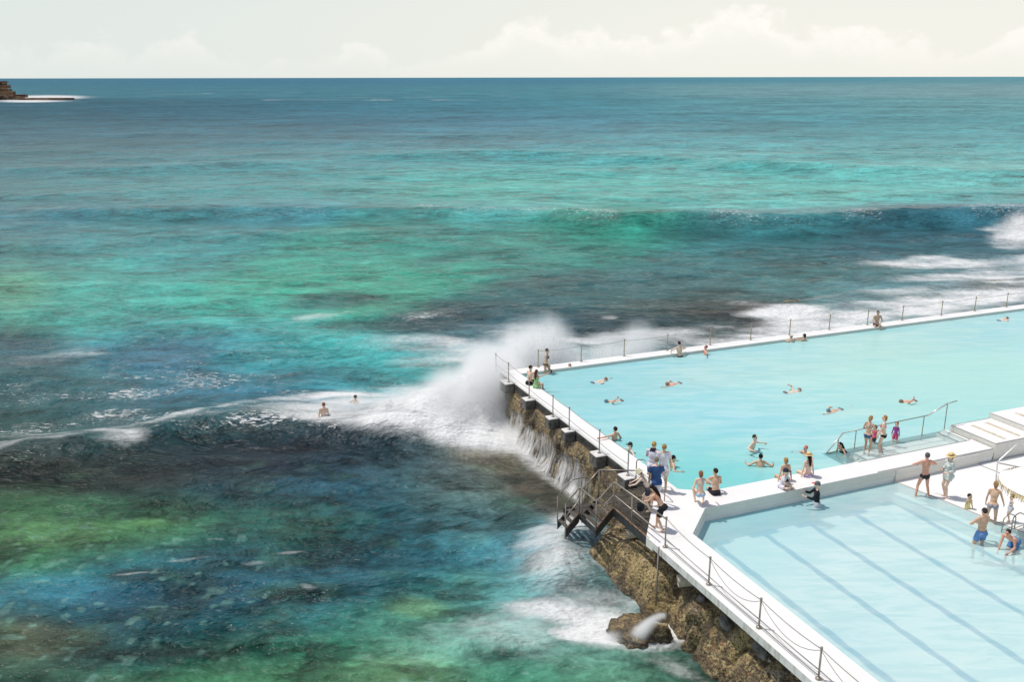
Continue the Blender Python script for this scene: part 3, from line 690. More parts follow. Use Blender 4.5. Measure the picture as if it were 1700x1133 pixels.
# its grey edging
mb = MB()
def edge(mb, a, b, z, w=.05, h=.006):
    A_ = W(*a, z); B_ = W(*b, z); d = (B_ - A_).normalized(); n = Vector((-d.y, d.x, 0)) * w / 2
    mb.prism([((A_ - n).x, (A_ - n).y), ((B_ - n).x, (B_ - n).y), ((B_ + n).x, (B_ + n).y), ((A_ + n).x, (A_ + n).y)], z - .01, z + h)
edge(mb, (8.41, 14.72), (9.49, 20.2), -.5); edge(mb, (9.49, 20.2), (11.04, 28.1), -.5)
edge(mb, (7.55, 14.60), (13.34, 14.60), 0, .05); edge(mb, (7.55, 13.60), (13.2, 13.60), 0, .045)
mb.build('edging', M_NOSE, DECK)
# terraces at the right, two risers up, timber strips let in
mb = MB(); mb.uvbox(13.42, 15.64, 12.42, 14.62, -2.4, .18, 0); mb.build('terrace_step', M_WHITE, DECK)
mb = MB(); mb.uvbox(15.66, 40., 12.34, 14.66, -2.4, .37, 0); mb.build('terrace_step', M_WHITE, DECK)
mb = MB(); mb.uvbox(13.36, 40, 13.2, 14.62, -2.4, -.02, 0) if 0 else None
mb = MB()
edge(mb, (13.45, 12.45), (13.45, 14.6), .18, .06); edge(mb, (13.45, 14.59), (15.62, 14.59), .18, .06); edge(mb, (13.45, 12.45), (15.62, 12.45), .18, .035)
edge(mb, (15.69, 12.36), (15.69, 14.64), .37, .06)
edge(mb, (12.55, 14.75), (12.75, 16.6), -.5, .06)
mb.build('edging', M_NOSE, DECK)
mb = MB()
for u_, w_, z_ in ((14.15, .17, .18), (14.95, .17, .18), (16.6, .17, .37), (17.4, .17, .37)): mb.uvbox(u_, u_ + w_, 12.75, 14.35, z_ - .02, z_ + .004)
mb.build('timber_strip', M_TAN, DECK)
# wading ledge with steps in the lap pool
M_LEDGE = simple('white_wading_ledge', lin(236, 240, 236), .7, var=.03)
mb = MB()
mb.uvbox(8.6, 13.35, 12.15, 13.56, -1.9, -.36)
mb.build('wading_ledge', M_LEDGE, DECK)
mb = MB()
for i in range(4): mb.uvbox(8.6 - .36 * (i + 1), 8.6 - .36 * i - .004, 12.25, 13.56, -1.95, -.36 - .14 * (i + 1))
mb.uvbox(12.98, 13.34, 12.2, 13.56, -.35, -.19); mb.uvbox(13.2, 13.36, 12.2, 13.57, -.19, -.06)
mb.build('pool_step', M_LEDGE, DECK)
mb = MB()
for i in range(5): edge(mb, (8.62 - .36 * i, 12.3), (8.62 - .36 * i, 13.5), -.355 - .14 * i, .06)
edge(mb, (12.99, 12.22), (12.99, 13.52), -.145, .04, .008); edge(mb, (13.22, 12.22), (13.22, 13.52), -.06, .04)
mb.build('edging', M_NOSE, DECK)
# paddling pool steps along the right edge
mb = MB(); mb.prism(uvpoly([(8.0, 14.66), (8.4, 14.66), (9.47, 20.2), (11.02, 28.1), (10.6, 28.1), (9.05, 20.2)]), -1.16, -.84); mb.build('pool_step', M_FLOORK, DECK)
mb = MB(); edge(mb, (8.04, 14.7), (9.09, 20.2), -.84, .08); mb.build('edging', simple('blue_step_line', lin(110, 170, 190), .8), DECK)
# round fringed parasol at the right edge
pc = P(1742, 808, 1.5); PA = thing('parasol', 'white round parasol with golden brown straw fringe over the lower deck at the right edge', 'parasol', Vector((pc.x, pc.y, -.5)))
mb = MB(); prof = [(0, .34), (.5, .27), (1.0, .14), (1.45, 0.0)]; vs = []; fs = []; n = 48
for r_, h_ in prof:
    for k in range(n):
        a = 2 * math.pi * k / n; sc_ = 1 - .02 * (1 - abs(math.cos(4 * a))) * r_; vs.append((pc.x + max(r_, .001) * sc_ * math.cos(a), pc.y + max(r_, .001) * sc_ * math.sin(a), pc.z + h_ - .03 * r_ * (1 - abs(math.cos(4 * a)))))
for i in range(3):
    for k in range(n): fs.append((i * n + k, i * n + (k + 1) % n, (i + 1) * n + (k + 1) % n, (i + 1) * n + k))
mb.add(vs, [f[::-1] for f in fs]); mb.build('canopy', simple('white_canvas', (.82, .81, .78), .9, var=.04), PA, True)
mb = MB()
for k in range(260):
    a = 2 * math.pi * k / 260; r_ = 1.44 + random.uniform(-.01, .02); L_ = random.uniform(.14, .24); w_ = .018
    c0, s0 = math.cos(a), math.sin(a); p0 = Vector((pc.x + r_ * c0, pc.y + r_ * s0, pc.z)); d_ = Vector((-s0, c0, 0)) * w_; o_ = Vector((c0, s0, 0)) * random.uniform(0, .05)
    mb.add([p0 - d_, p0 + d_, p0 + d_ * .5 + o_ - Vector((0, 0, L_)), p0 - d_ * .5 + o_ - Vector((0, 0, L_))], [(0, 1, 2, 3)])
mb.build('fringe', simple('straw_fringe', (.46, .33, .14), .9, var=.6, scale=12), PA)
mb = MB(); mb.tube([(pc.x, pc.y, -.5), (pc.x, pc.y, pc.z + .42)], .03, 10); mb.build('pole', M_TAN, PA, True)
for k in range(8):
    a = math.pi / 4 * k; mb = MB(); mb.tube([(pc.x, pc.y, pc.z + .30), (pc.x + 1.42 * math.cos(a), pc.y + 1.42 * math.sin(a), pc.z - .03)], .012, 6); mb.build('rib', M_TAN, PA)

# ---------------------------------------------------------------- sea wall, corbels, rock
def wall_sheet(v0, v1, dv, prof, amp, seed, mat, name, parent):
    """rock face: prof(v) -> list of (u, z) from top to below the water"""
    nv = int((v1 - v0) / dv) + 1; vs = []; ns = 34
    for i in range(nv):
        v = v0 + (v1 - v0) * i / (nv - 1); pr = prof(v); 
        d = [0]
        for k in range(1, len(pr)): d.append(d[-1] + math.hypot(pr[k][0] - pr[k - 1][0], pr[k][1] - pr[k - 1][1]))
        for j in range(ns):
            s_ = d[-1] * j / (ns - 1); u = float(np.interp(s_, d, [q[0] for q in pr])); z = float(np.interp(s_, d, [q[1] for q in pr])); vs.append((u, v, z, s_))
    a = np.array(vs); e = a[:, 3]
    n = (fbm(a[:, 1] * 1.1, e * 1.2, 5, seed, .55) - .5) * 1.6 + (fbm(a[:, 1] * 3.3, e * 3., 3, seed + 3, .6, True) - .5) * .55
    crack = np.clip(1 - np.abs(vnoise(a[:, 1] * .8 + e * .15, e * .35, seed + 7) - .5) * 22, 0, 1)
    n = n * amp - crack * amp * .9
    e_ = np.clip(e / .25, 0, 1)
    U = a[:, 0] - n * (.35 + .65 * e_); Zc = a[:, 2] + n * .25 * e_
    V = a[:, 1] + (fbm(a[:, 1] * 2.1 + 5, e * 2.1, 3, seed + 11) - .5) * amp * .8
    pts = [tuple(W(u, v, z)) for u, v, z in zip(U, V, Zc)]
    fs = []
    for i in range(nv - 1):
        for j in range(ns - 1): c = i * ns + j; fs.append((c, c + ns, c + ns + 1, c + 1))
    me = bpy.data.meshes.new(name); me.from_pydata(pts, [], fs); me.update()
    return link(name, me, mat, parent, True)
SW = thing('sea_wall', 'dark weedy stone sea wall with water streaming down below the pool corner', 'sea wall', W(-1.1, 5, SEA))
mb = MB(); mb.uvbox(-.84, -.47, -1.93, 12.95, -2.8, -.33); mb.build('wall_core', M_GREYC, SW)
def prof_up(v):
    k = .10 * math.sin(v * 1.7) + .07 * math.sin(v * 4.1 + 1)
    b = np.interp(v, [-3, -1.9, -1.2, 0, 12, 14], [-.6, -.5, -.75, -1.0, -1.15, -1.2])
    return [(-.80, -.42), (b * .98 - .05 * k, -.46 - .10 * k), (b - .16 + k * .5, -.85), (b - .12, -1.3), (b - .22 + k, -1.9), (b - .45, -2.5), (b - .7, -3.0)]
wall_sheet(-2.3, 13.6, .055, prof_up, .16, 5, M_ROCKW, 'stone_face', SW)
mb = MB()
CORB = ((-.75, .02), (1.98, 2.5), (4.55, 5.02), (6.15, 6.62), (8.75, 9.35), (11.0, 11.6))
for a, b in CORB:
    c = MB(); c.uvbox(-1.34, -.875, a, b, -.46, -.006, .03); c.build('corbel', M_WHITE if 0 else None, SW)
# concrete of the corbels: white trodden top, sides darkened in the colour as shade
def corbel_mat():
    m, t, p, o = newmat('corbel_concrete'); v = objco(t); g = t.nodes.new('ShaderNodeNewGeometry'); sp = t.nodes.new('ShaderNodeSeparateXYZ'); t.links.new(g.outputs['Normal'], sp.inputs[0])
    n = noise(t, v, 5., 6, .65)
    shadec = mixc(t, mrange(t, n, .35, .65), (.085, .08, .07), (.20, .19, .17))
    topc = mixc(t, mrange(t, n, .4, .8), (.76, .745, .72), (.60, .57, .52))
    setc(t, p, 'Base Color', mixc(t, mrange(t, sp.outputs[2], .3, .7), shadec, topc)); p.inputs['Roughness'].default_value = .8; bump(t, p, n, .6, .02); return m
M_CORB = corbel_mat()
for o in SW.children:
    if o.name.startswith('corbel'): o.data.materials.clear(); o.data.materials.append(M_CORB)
# thin ledge pieces between the corbels
for i in range(len(CORB) - 1):
    a = CORB[i][1] + .35; b = CORB[i + 1][0] - .15
    mb = MB(); mb.tube([W(-1.02, a, -.50), W(-1.05, (a + b) / 2, -.56), W(-1.03, b, -.53)], [.045, .06, .05], 6); mb.build('ledge_pipe', M_ROCK, SW)
# water running down the upper wall
def fall_mat():
    m, t, p, o = newmat('falling_water'); at = t.nodes.new('ShaderNodeAttribute'); at.attribute_name = 'run'
    sx = t.nodes.new('ShaderNodeSeparateXYZ'); t.links.new(at.outputs['Vector'], sx.inputs[0])
    cb = t.nodes.new('ShaderNodeCombineXYZ'); t.links.new(sx.outputs[0], cb.inputs[0]); t.links.new(mth(t, 'MULTIPLY', sx.outputs[1], .10), cb.inputs[1])
    n = noise(t, cb.outputs[0], 8.5, 5, .75); n2 = noise(t, cb.outputs[0], 1.1, 3, .5)
    f = mth(t, 'ADD', mth(t, 'MULTIPLY', n, .6), mth(t, 'MULTIPLY', n2, .4))
    a = mth(t, 'MULTIPLY', mrange(t, f, .44, .60), sx.outputs[2])
    setc(t, p, 'Base Color', (.74, .73, .71)); p.inputs['Roughness'].default_value = .6; setc(t, p, 'Alpha', a)
    return m
M_FALL = fall_mat()
def fall_sheet(v0, v1, seed, name, off):
    nv = int((v1 - v0) / .08) + 1; ns = 24; vs = []; run = []
    for i in range(nv):
        v = v0 + (v1 - v0) * i / (nv - 1); pr = prof_up(v)
        ztop = -.75 - .35 * (.5 + .5 * math.sin(v * 2.3 + seed)); 
        for j in range(ns):
            k = j / (ns - 1); z = ztop + (SEA + .12 - ztop) * k
            u = float(np.interp(-z, [-q[1] for q in pr], [q[0] for q in pr])) - off - .10 * k - .05 * math.sin(v * 9) * k
            vs.append(tuple(W(u, v, z)))
            e = min(1, (v - v0) / 1.5, (v1 - v) / 1.5); run += [v + seed, k * 2, min(1, k * 6) * (.45 + .6 * k) * max(0, e)]
    fs = []
    for i in range(nv - 1):
        for j in range(ns - 1): c = i * ns + j; fs.append((c, c + ns, c + ns + 1, c + 1))
    me = bpy.data.meshes.new(name); me.from_pydata(vs, [], fs); me.update()
    at = me.attributes.new('run', 'FLOAT_VECTOR', 'POINT'); at.data.foreach_set('vector', run)
    o = link(name, me, M_FALL, None, True); tag(o, 'thin white water running down the dark stone wall', None, None, 'stuff'); return o
fall_sheet(-1.0, 9.6, 0, 'falling_water', .10); fall_sheet(-.6, 8.8, 13.7, 'falling_water', .17)

# rock below the lower walkway
RK = thing('rock_outcrop', 'golden brown weedy rock below the lower walkway and the sea stair', 'rock', W(-2.6, 20, SEA))
def prof_lo(v):
    b = float(np.interp(v, [11.2, 11.8, 12.6, 13.4, 14.2, 15.4, 16.4, 17.0, 17.5, 18.4, 20, 22, 25, 37], [-1.5, -2.5, -3.1, -3.15, -3.05, -2.95, -2.95, -2.6, -2.75, -2.85, -2.8, -2.85, -2.9, -2.9]))
    t_ = float(np.interp(v, [11.2, 12.6, 14.5, 16, 17.0, 17.5, 18.5, 20, 22, 25, 37], [-1.9, -1.35, -1.0, -.85, -1.1, -.95, -.8, -.85, -.9, -.95, -1.0]))
    w_ = .12 * math.sin(v * 2.3) + .08 * math.sin(v * 5.7)
    top_u = min(-1.75, b + .65)
    return [(-1.1, t_ + .1), (top_u + .2, t_ + .05 + w_ * .5), (b + .38 + w_, t_ - .12), (b + .14 + w_, t_ - .55), (b + w_ * .5, -1.9), (b - .22, -2.5), (b - .5, -3.1)]
wall_sheet(11.3, 34, .055, prof_lo, .27, 23, M_ROCK, 'rock_face', RK)
mb = MB(); mb.uvbox(-2.18, -1.37, 13.2, VEND, -2.9, -.25); mb.build('wall_core', M_DARKC, RK)
def boulder(name, label, c, r, seed, mat, cat='rock', sq=.35, group=None, par=None):
    n, m = 40, 24; mb = MB(); mb.ell((0, 0, 0), (1, 1, 1), None, n, m)
    a = np.array([tuple(x) for x in mb.v]); 
    d = (fbm(a[:, 0] * 1.6 + seed, a[:, 1] * 1.6 + a[:, 2] * 2, 4, seed) - .5) * 1.1 + (fbm(a[:, 0] * 5 + seed, a[:, 1] * 5 + a[:, 2] * 4, 3, seed + 2, .5, True) - .5) * .35
    a = a * (1 + d[:, None] * sq * 1.6)
    mb.v = [(c[0] + x * r[0], c[1] + y * r[1], c[2] + z * r[2]) for x, y, z in a]
    o = mb.build(name, mat, par, True)
    if label: tag(o, label, cat, group)
    return o
boulder('rock_shelf', 'low orange brown rock lapped by foam beside the water jet', P(1050, 1050, SEA), (.85, .9, .26), 3, M_ROCK)
boulder('rock_stub', 'small rusty rock at the foot of the lower wall by the jet', P(1095, 1062, SEA), (.35, .4, .5), 8, M_ROCK)
for px, py, r, lab in ((1318, 511, (2.6, 1.5, .55), 'brown rock awash with foam beyond the far pool wall'), (1655, 478, (4.5, 1.8, .5), 'flat brown rock breaking the foam at the right edge'), (1560, 492, (2.4, 1.0, .3), 'low brown rock streaked with foam behind the fence posts')):
    boulder('reef_rock', lab, P(px, py, SEA) - Vector((0, 0, .12)), r, px % 50, M_ROCKW)
# two pipe ends
for (px, py, u0, z_, r_, L, lab) in ((1041, 888, -3.1, -.9, .16, .5, 'short pale pipe end sticking out of the rock below the stair'), (1127, 966, -3.05, -.66, .19, .45, 'wide pale pipe end just under the lower walkway')):
    q = P(px, py, z_); t = thing('drain_pipe', lab, 'pipe', q)
    d = (-E2 * .85 - E1 * .35 + Vector((0, 0, -.12))).normalized()
    a = q - d * L; b = q + d * .05
    mb = MB(); mb.tube([a, b], r_, 18, False); mb.tube([b, b - d * .001, ], r_ * .999, 18, False)
    ring_ = MB(); M_ = d.to_track_quat('Z', 'Y').to_matrix().to_4x4(); M_.translation = b
    mb.lathe([(r_, 0), (r_ * .78, .005), (r_ * .78, -.3)], M_, 18)
    mb.build('pipe', simple('bleached_pipe_concrete', (.52, .45, .37), .8, var=.2), t, True)
    mb = MB(); M2 = M_.copy(); M2.translation = b - d * .28; mb.lathe([(r_ * .79, 0), (0.0, 0.001)], M2, 18); mb.build('opening', simple('pipe_dark_inside', (.02, .015, .012), .9), t)
# broken concrete lumps under the lower walkway
for i, (px, py, z_, r_) in enumerate(((1163, 1000, -1.0, (.16, .2, .2)), (1262, 1078, -.95, (.2, .4, .2)), (1205, 1035, -1.0, (.2, .35, .16)))):
    boulder('concrete_lump', ('dark lump wedged under the walkway by the pipe', 'long grey block under the walkway near the picture foot', 'broken lump on the rock beneath the walkway between two darker ones')[i], P(px, py, z_), r_, 30 + i, (M_GREYC, M_GREYC, M_GREYC)[i], 'rubble')

# ---------------------------------------------------------------- fences
def sag(a, b, s, n=10):
    return [a.lerp(b, i / n) - Vector((0, 0, s * 4 * (i / n) * (1 - i / n))) for i in range(n + 1)]
def fence(label, pts, h, cables, post_r, foot=True, cat='fence', mat=M_STEEL):
    t = thing('rope_fence', label, cat, pts[0]); tops = []
    for k, p in enumerate(pts):
        if h[k] <= 0: tops.append(p); continue
        m = MB(); m.tube([p, p + Vector((0, 0, h[k]))], post_r, 10); m.ell(p + Vector((0, 0, h[k])), (post_r * 1.6, post_r * 1.6, post_r * 1.9), None, 10, 6)
        po = m.build('post', mat, t, True)
        if foot:
            m = MB(); m.lathe([(post_r * 3.2, 0.004), (post_r * 3.2, .02), (post_r * 1.1, .05)], Matrix.Translation(p), 14); m.build('post_base', M_STEEL, po, True)
    for (fr, s, r_, i0, i1) in cables:
        for k in range(i0, min(i1, len(pts) - 1)):
            a = pts[k] + Vector((0, 0, h[k] * fr)); b = pts[k + 1] + Vector((0, 0, h[k + 1] * fr))
            m = MB(); m.tube(sag(a, b, s), r_, 6); m.build('cable', M_ROPE, t, True)
    return t
FV = (-1.9, -.25, 2.22, 4.78, 6.38, 9.05, 11.3)
fence('steel post and twin cable fence along the upper sea wall', [W(-1.06, v, 0) for v in FV] , [.95] * 6 + [.98], [(.95, .03, .011, 0, 9), (.45, .04, .011, 0, 9)], .023, True)
LV = (16.42, 18.78, 21.1, 23.42, 26, 28.6)
LP = [W(-2.62, v, 0) for v in LV]
fence('fence of steel posts with drooping chains on the lower walkway', LP, [1.0, .86, .86, .86, .86, .86], [(.97, .07, .012, 0, 9), (.93, .42, .009, 1, 9), (.30, .02, .012, 0, 9), (.12, .02, .012, 0, 9)], .025, True)
fp = [(890, 597), (964, 601), (1034, 591), (1108, 583), (1177, 573), (1248, 566), (1313, 558), (1378, 549), (1442, 541), (1498, 534), (1563, 525), (1615, 517), (1666, 510)]
FU = [1.2, 3.6, 6.1, 8.7, 11.4, 14.05, 16.7, 19.5, 22.3, 24.95, 28.05, 30.8, 33.5, 36.3, 39.]
fence('row of thin brass coloured posts with one cable along the far pool wall', [W(u, -1.86, 0) for u in FU], [.88] * len(FU), [(.94, .05, .009, 0, 30)], .025, True, mat=simple('weathered_brass_steel', (.40, .33, .20), .45, metal=.4, var=.3))
# long pole down the rock at the end of the stair
q = W(-2.9, 16.5, 0)
m = MB(); m.tube([q + Vector((0, 0, -2.0)), q + Vector((0, 0, .1))], .03, 8); o = m.build('mooring_pole', M_STEEL, None, True); tag(o, 'upright steel pole running down the rock face to the water', 'pole')

# ---------------------------------------------------------------- sea stair with handrails
ST = thing('sea_stair', 'dark steel stair with grating treads and tubular handrails going down to the sea', 'stair', W(-2.7, 13.4))
def plate(mb, a, b, w, th=.03):
    """upright steel plate between two points, depth w"""
    a = Vector(a); b = Vector(b); d = (b - a); n = Vector((-d.y, d.x, 0)).normalized() * th / 2; dn = Vector((0, 0, -w))
    vs = [a - n, b - n, b - n + dn, a - n + dn, a + n, b + n, b + n + dn, a + n + dn]
    mb.add(vs, [(0, 1, 2, 3), (7, 6, 5, 4), (0, 4, 5, 1), (1, 5, 6, 2), (2, 6, 7, 3), (3, 7, 4, 0)])
K1 = (-2.78, 15.75, -.03); K2 = (-2.78, 13.36, -.03); K3 = (-3.42, 13.36, -.70); K4 = (-3.42, 12.1, -.70); K5 = (-3.95, 12.1, -1.24)
def pl(path, w, name='stringer', mat=M_IRON):
    for a, b in zip(path[:-1], path[1:]):
        m = MB(); plate(m, W(*a), W(*b), w); m.build(name, mat, ST)
pl([K1, K2], .30); pl([K2, K3], .34); pl([K3, K4], .22); pl([K4, K5], .34)
pl([(-2.78, 12.3, -.03), (-3.42, 12.3, -.70)], .3); pl([(-3.40, 11.45, -.70), (-3.95, 11.45, -1.24)], .3); pl([(-2.78, 11.45, -.70), (-3.6, 11.2, -.88)], .2)
for a, b in ((K1, K2), (K2, K3), (K4, K5)):
    m = MB(); m.tube([W(*a) + Vector((0, 0, .01)), W(*b) + Vector((0, 0, .01))], .025, 6); m.build('edge_beam', M_RUST, ST)
def tread(u0, u1, v0, v1, z):
    m = MB(); n = 6
    for i in range(n):
        u = u0 + (u1 - u0) * (i + .5) / n; m.uvbox(u - .012, u + .012, v0, v1, z - .03, z)
    for v in np.linspace(v0 + .03, v1 - .03, 4): m.uvbox(u0, u1, v - .01, v + .01, z - .028, z - .004)
    m.build('tread', M_GRATE, ST)
for i in range(4): tread(-2.80 - .155 * (i + 1), -2.80 - .155 * i - .02, 12.32, 13.34, -.03 - .165 * (i + .5))
for i in range(3): tread(-3.44 - .17 * (i + 1), -3.44 - .17 * i - .02, 11.47, 12.08, -.72 - .17 * (i + .5))
for a, b in ((12.3, 13.34), (13.36, 14.5), (14.52, 15.72)):        # walkway gratings along the wall
    for k in range(4): tread(-2.76 + .44 * k, -2.76 + .44 * k + .42, a, b, -.04)
for a in (11.22,): 
    for k in range(3): tread(-3.4 + .22 * k, -3.4 + .22 * k + .20, 11.47, 12.3, -.72)
def rail(path, r_=.024, par=ST, mat=M_STEEL, name='handrail'):
    # rounded corners
    pts = [Vector(p) for p in path]; out_ = [pts[0]]
    for i in range(1, len(pts) - 1):
        a, b, c = pts[i - 1], pts[i], pts[i + 1]; k = .12
        p1 = b + (a - b).normalized() * k; p2 = b + (c - b).normalized() * k
        for s_ in (0, .33, .66, 1): out_.append((p1.lerp(b, s_)).lerp(b.lerp(p2, s_), s_))
    out_.append(pts[-1]); m = MB(); m.tube(out_, r_, 8); return m.build(name, mat, par, True)
up = lambda k, h: W(k[0], k[1], k[2] + h)
RO = [W(-2.62, 16.42, .95), up(K2, .95), up(K3, 1.0), up(K4, 1.0), up(K5, 1.0)]
rail(RO); rail([W(-2.74, 16.0, .45), up(K2, .48), up(K3, .5)]); rail([up(K4, .5), up(K5, .5)])
rail([up((-2.78, 12.3, -.03), .95), up((-3.42, 12.3, -.70), 1.0)])
rail([up((-2.78, 11.45, -.70), 1.0), up((-3.42, 11.45, -.70), 1.0), up((-3.95, 11.45, -1.24), 1.0)])
rail([W(-1.4, 12.9, .9), up((-2.78, 12.3, -.03), .95)])
for k, h in ((K2, .95), (K3, 1.0), (K4, 1.0), (K5, 1.0), ((-2.78, 14.6, -.03), .95), ((-2.78, 12.3, -.03), .95), ((-3.42, 12.3, -.70), 1.), ((-3.95, 11.45, -1.24), 1.0), ((-2.78, 11.45, -.70), 1.)):
    m = MB(); z0 = -.8; m.tube([up(k, z0 if k in (K5,) else -.05), up(k, h)], .024, 8); m.build('rail_post', M_STEEL, ST, True)
# small looped rails at the head of the stair
LR = thing('looped_handrail', 'short looped tube handrail at the head of the sea stair behind the man in navy', 'handrail', W(-1.0, 12.0))
for dv in (0, .9):
    rail([W(-.95, 11.7 + dv, 0), W(-.95, 11.7 + dv, .75), W(-.95, 12.25 + dv, .98), W(-.95, 12.75 + dv, .75), W(-.95, 12.75 + dv, 0)], .02, LR, name='rail')
rail([W(-.95, 11.7, .4), W(-.95, 12.7, .4)], .016, LR, name='rail')

# pool handrail on the wading ledge
PR = thing('pool_handrail', 'long white and steel handrail standing in the water along the wading ledge', 'handrail', W(10, 12.2))
zt = .78
rail([W(7.2, 12.25, -.12), W(7.95, 12.25, .62)], .03, PR, M_STEELB, 'rail'); rail([W(7.95, 12.25, .62), W(12.3, 12.25, .72)], .02, PR, name='rail')
rail([W(12.3, 12.25, .72), W(13.25, 12.3, 1.12)], .03, PR, M_STEELB, 'rail'); rail([W(13.25, 12.3, 1.12), W(13.75, 12.3, 1.16)], .02, PR, name='rail')
rail([W(7.2, 12.25, -.12), W(7.75, 12.25, -.11)], .018, PR, name='rail')
for u_, h_ in ((7.75, .42), (8.6, .63), (10.75, .68), (12.1, .71), (13.3, 1.12)):
    m = MB(); m.tube([W(u_, 12.25, -.4 if u_ < 13 else -.05), W(u_, 12.25, h_)], .02, 8); m.build('rail_post', M_STEEL, PR, True)
# ramp handrail at the right
RR = thing('ramp_handrail', 'pale tube handrail on the ramp beside the round plinth', 'handrail', W(12.3, 16, -.5))
rail([P(1653, 800, -.5), P(1655.8, 768.8, .30), P(1690, 738, .9), P(1722, 736, .9)], .028, RR, M_STEELB, 'rail')
m = MB(); edge(m, (13.4, 14.9), (14.05, 15.9), -.5, .12); e_ = m.build('edging', M_NOSE, DECK)
# ladders of the paddling pool
for i, (px, py) in enumerate(((1667, 884), (1683, 882))):
    t = thing('pool_ladder', ('left one of the two slim hoop rails at the paddling pool edge beside the toddler', 'right one of the two slim hoop rails at the paddling pool edge beside the toddler')[i], 'handrail', P(px, py, -.5))
    q = P(px, py, -.5); d = E2 * .45 
    rail([q - d * .3 + Vector((0, 0, -.5)), q - d * .3 + Vector((0, 0, .5)), q + d * .3 + Vector((0, 0, .62)), q + d + Vector((0, 0, .45)), q + d + Vector((0, 0, 0))], .018, t, M_STEEL, 'rail')
    m = MB(); m.tube([q - d * .28 + Vector((0, 0, .05)), q + d * .95 + Vector((0, 0, .1))], .013, 6); m.build('crossbar', M_STEEL, t)

# ---------------------------------------------------------------- far headland and boat
HL = thing('headland', 'layered dark sandstone headland with a low rock shelf in white surf at the far left', 'headland', P(0, 163, SEA))
base_ = P(0, 164, SEA); dd = base_.length / F * 1.04
def layer(x0, x1, y0, y1, dep, seed):
    """one rock layer; x, y are offsets in chart units scaled to metres"""
    n = 36; mb_ = MB(); ring_ = []
    for i in range(n):
        a = 2 * math.pi * i / n; cx_ = (x0 + x1) / 2 * dd; rx = (x1 - x0) / 2 * dd
        k = 1 + .18 * (vnoise(np.array([math.cos(a) * 3 + seed]), np.array([math.sin(a) * 3]), 5)[0] - .5) * 2
        ring_.append((base_.x + cx_ + rx * k * math.copysign(abs(math.cos(a)) ** .7, math.cos(a)), base_.y + dep * dd * .5 * k * math.sin(a)))
    return mb_.prism(ring_, SEA + y0 * dd * .74, SEA + y1 * dd * .74)
for i, (x0, x1, y0, y1, dep) in enumerate(((-170, 26, -2, 4, 60), (-170, 24, 4, 9, 56), (-170, 17, 9, 15, 52), (-170, 14, 15, 19.5, 48), (-170, 18, 19.5, 21.2, 52), (-170, 9, 21.2, 26, 44), (-170, 12, 26, 27.5, 48), (-170, 6, 27.5, 31, 40), (-170, 11, 31, 33, 46))):
    layer(x0, x1, y0 - .2, y1, dep, i * 3.1).build('rock_layer', M_HEAD, HL)
for i, (x0, x1, h, dep) in enumerate(((-10, 100, 2.6, 26), (60, 98, 3.4, 16), (20, 34, 6.2, 14), (4, 26, 6, 20), (38, 60, 3.3, 10))):
    layer(x0, x1, -2, h, dep, 50 + i).build('rock_shelf', M_HEAD, HL)
q = P(855, 161.5, SEA); s_ = q.length / F
BT = thing('motor_boat', 'tiny white motor boat far out on the open sea', 'boat', q)
mb = MB(); n = 9; Lb, Wb = 4.2 * s_, 1.5 * s_
vs = []; fs = []
for i in range(n):
    k = i / (n - 1); x = -Lb / 2 + Lb * k; w = Wb * (1 - max(0, (k - .55) / .45) ** 2) * .5
    for (yy, z_) in ((-1, .95), (-.8, -.2), (.8, -.2), (1, .95)): vs.append((q.x + x, q.y + yy * w, q.z + z_ * s_ * (1 + .35 * k)))
for i in range(n - 1):
    for j in range(3): c = i * 4 + j; fs.append((c, c + 1, c + 5, c + 4))
    fs.append((i * 4 + 3, i * 4, i * 4 + 4, i * 4 + 7))
fs.append((0, 3, 2, 1)); mb.add(vs, fs); M_BOAT = simple('boat_white', (.8, .8, .78), .4)
mb.build('hull', M_BOAT, BT)
mb = MB(); mb.prism([(q.x - .9 * s_, q.y - .5 * s_), (q.x + .7 * s_, q.y - .5 * s_), (q.x + .5 * s_, q.y + .5 * s_), (q.x - .9 * s_, q.y + .5 * s_)], q.z + .9 * s_, q.z + 2.1 * s_); mb.build('cabin', M_BOAT, BT)
mb = MB(); mb.prism([(q.x - .95 * s_, q.y - .55 * s_), (q.x + .5 * s_, q.y - .55 * s_), (q.x + .5 * s_, q.y + .2 * s_), (q.x - .95 * s_, q.y + .2 * s_)], q.z + 1.3 * s_, q.z + 1.8 * s_); mb.build('window', simple('boat_glass', (.03, .04, .05), .1), BT)


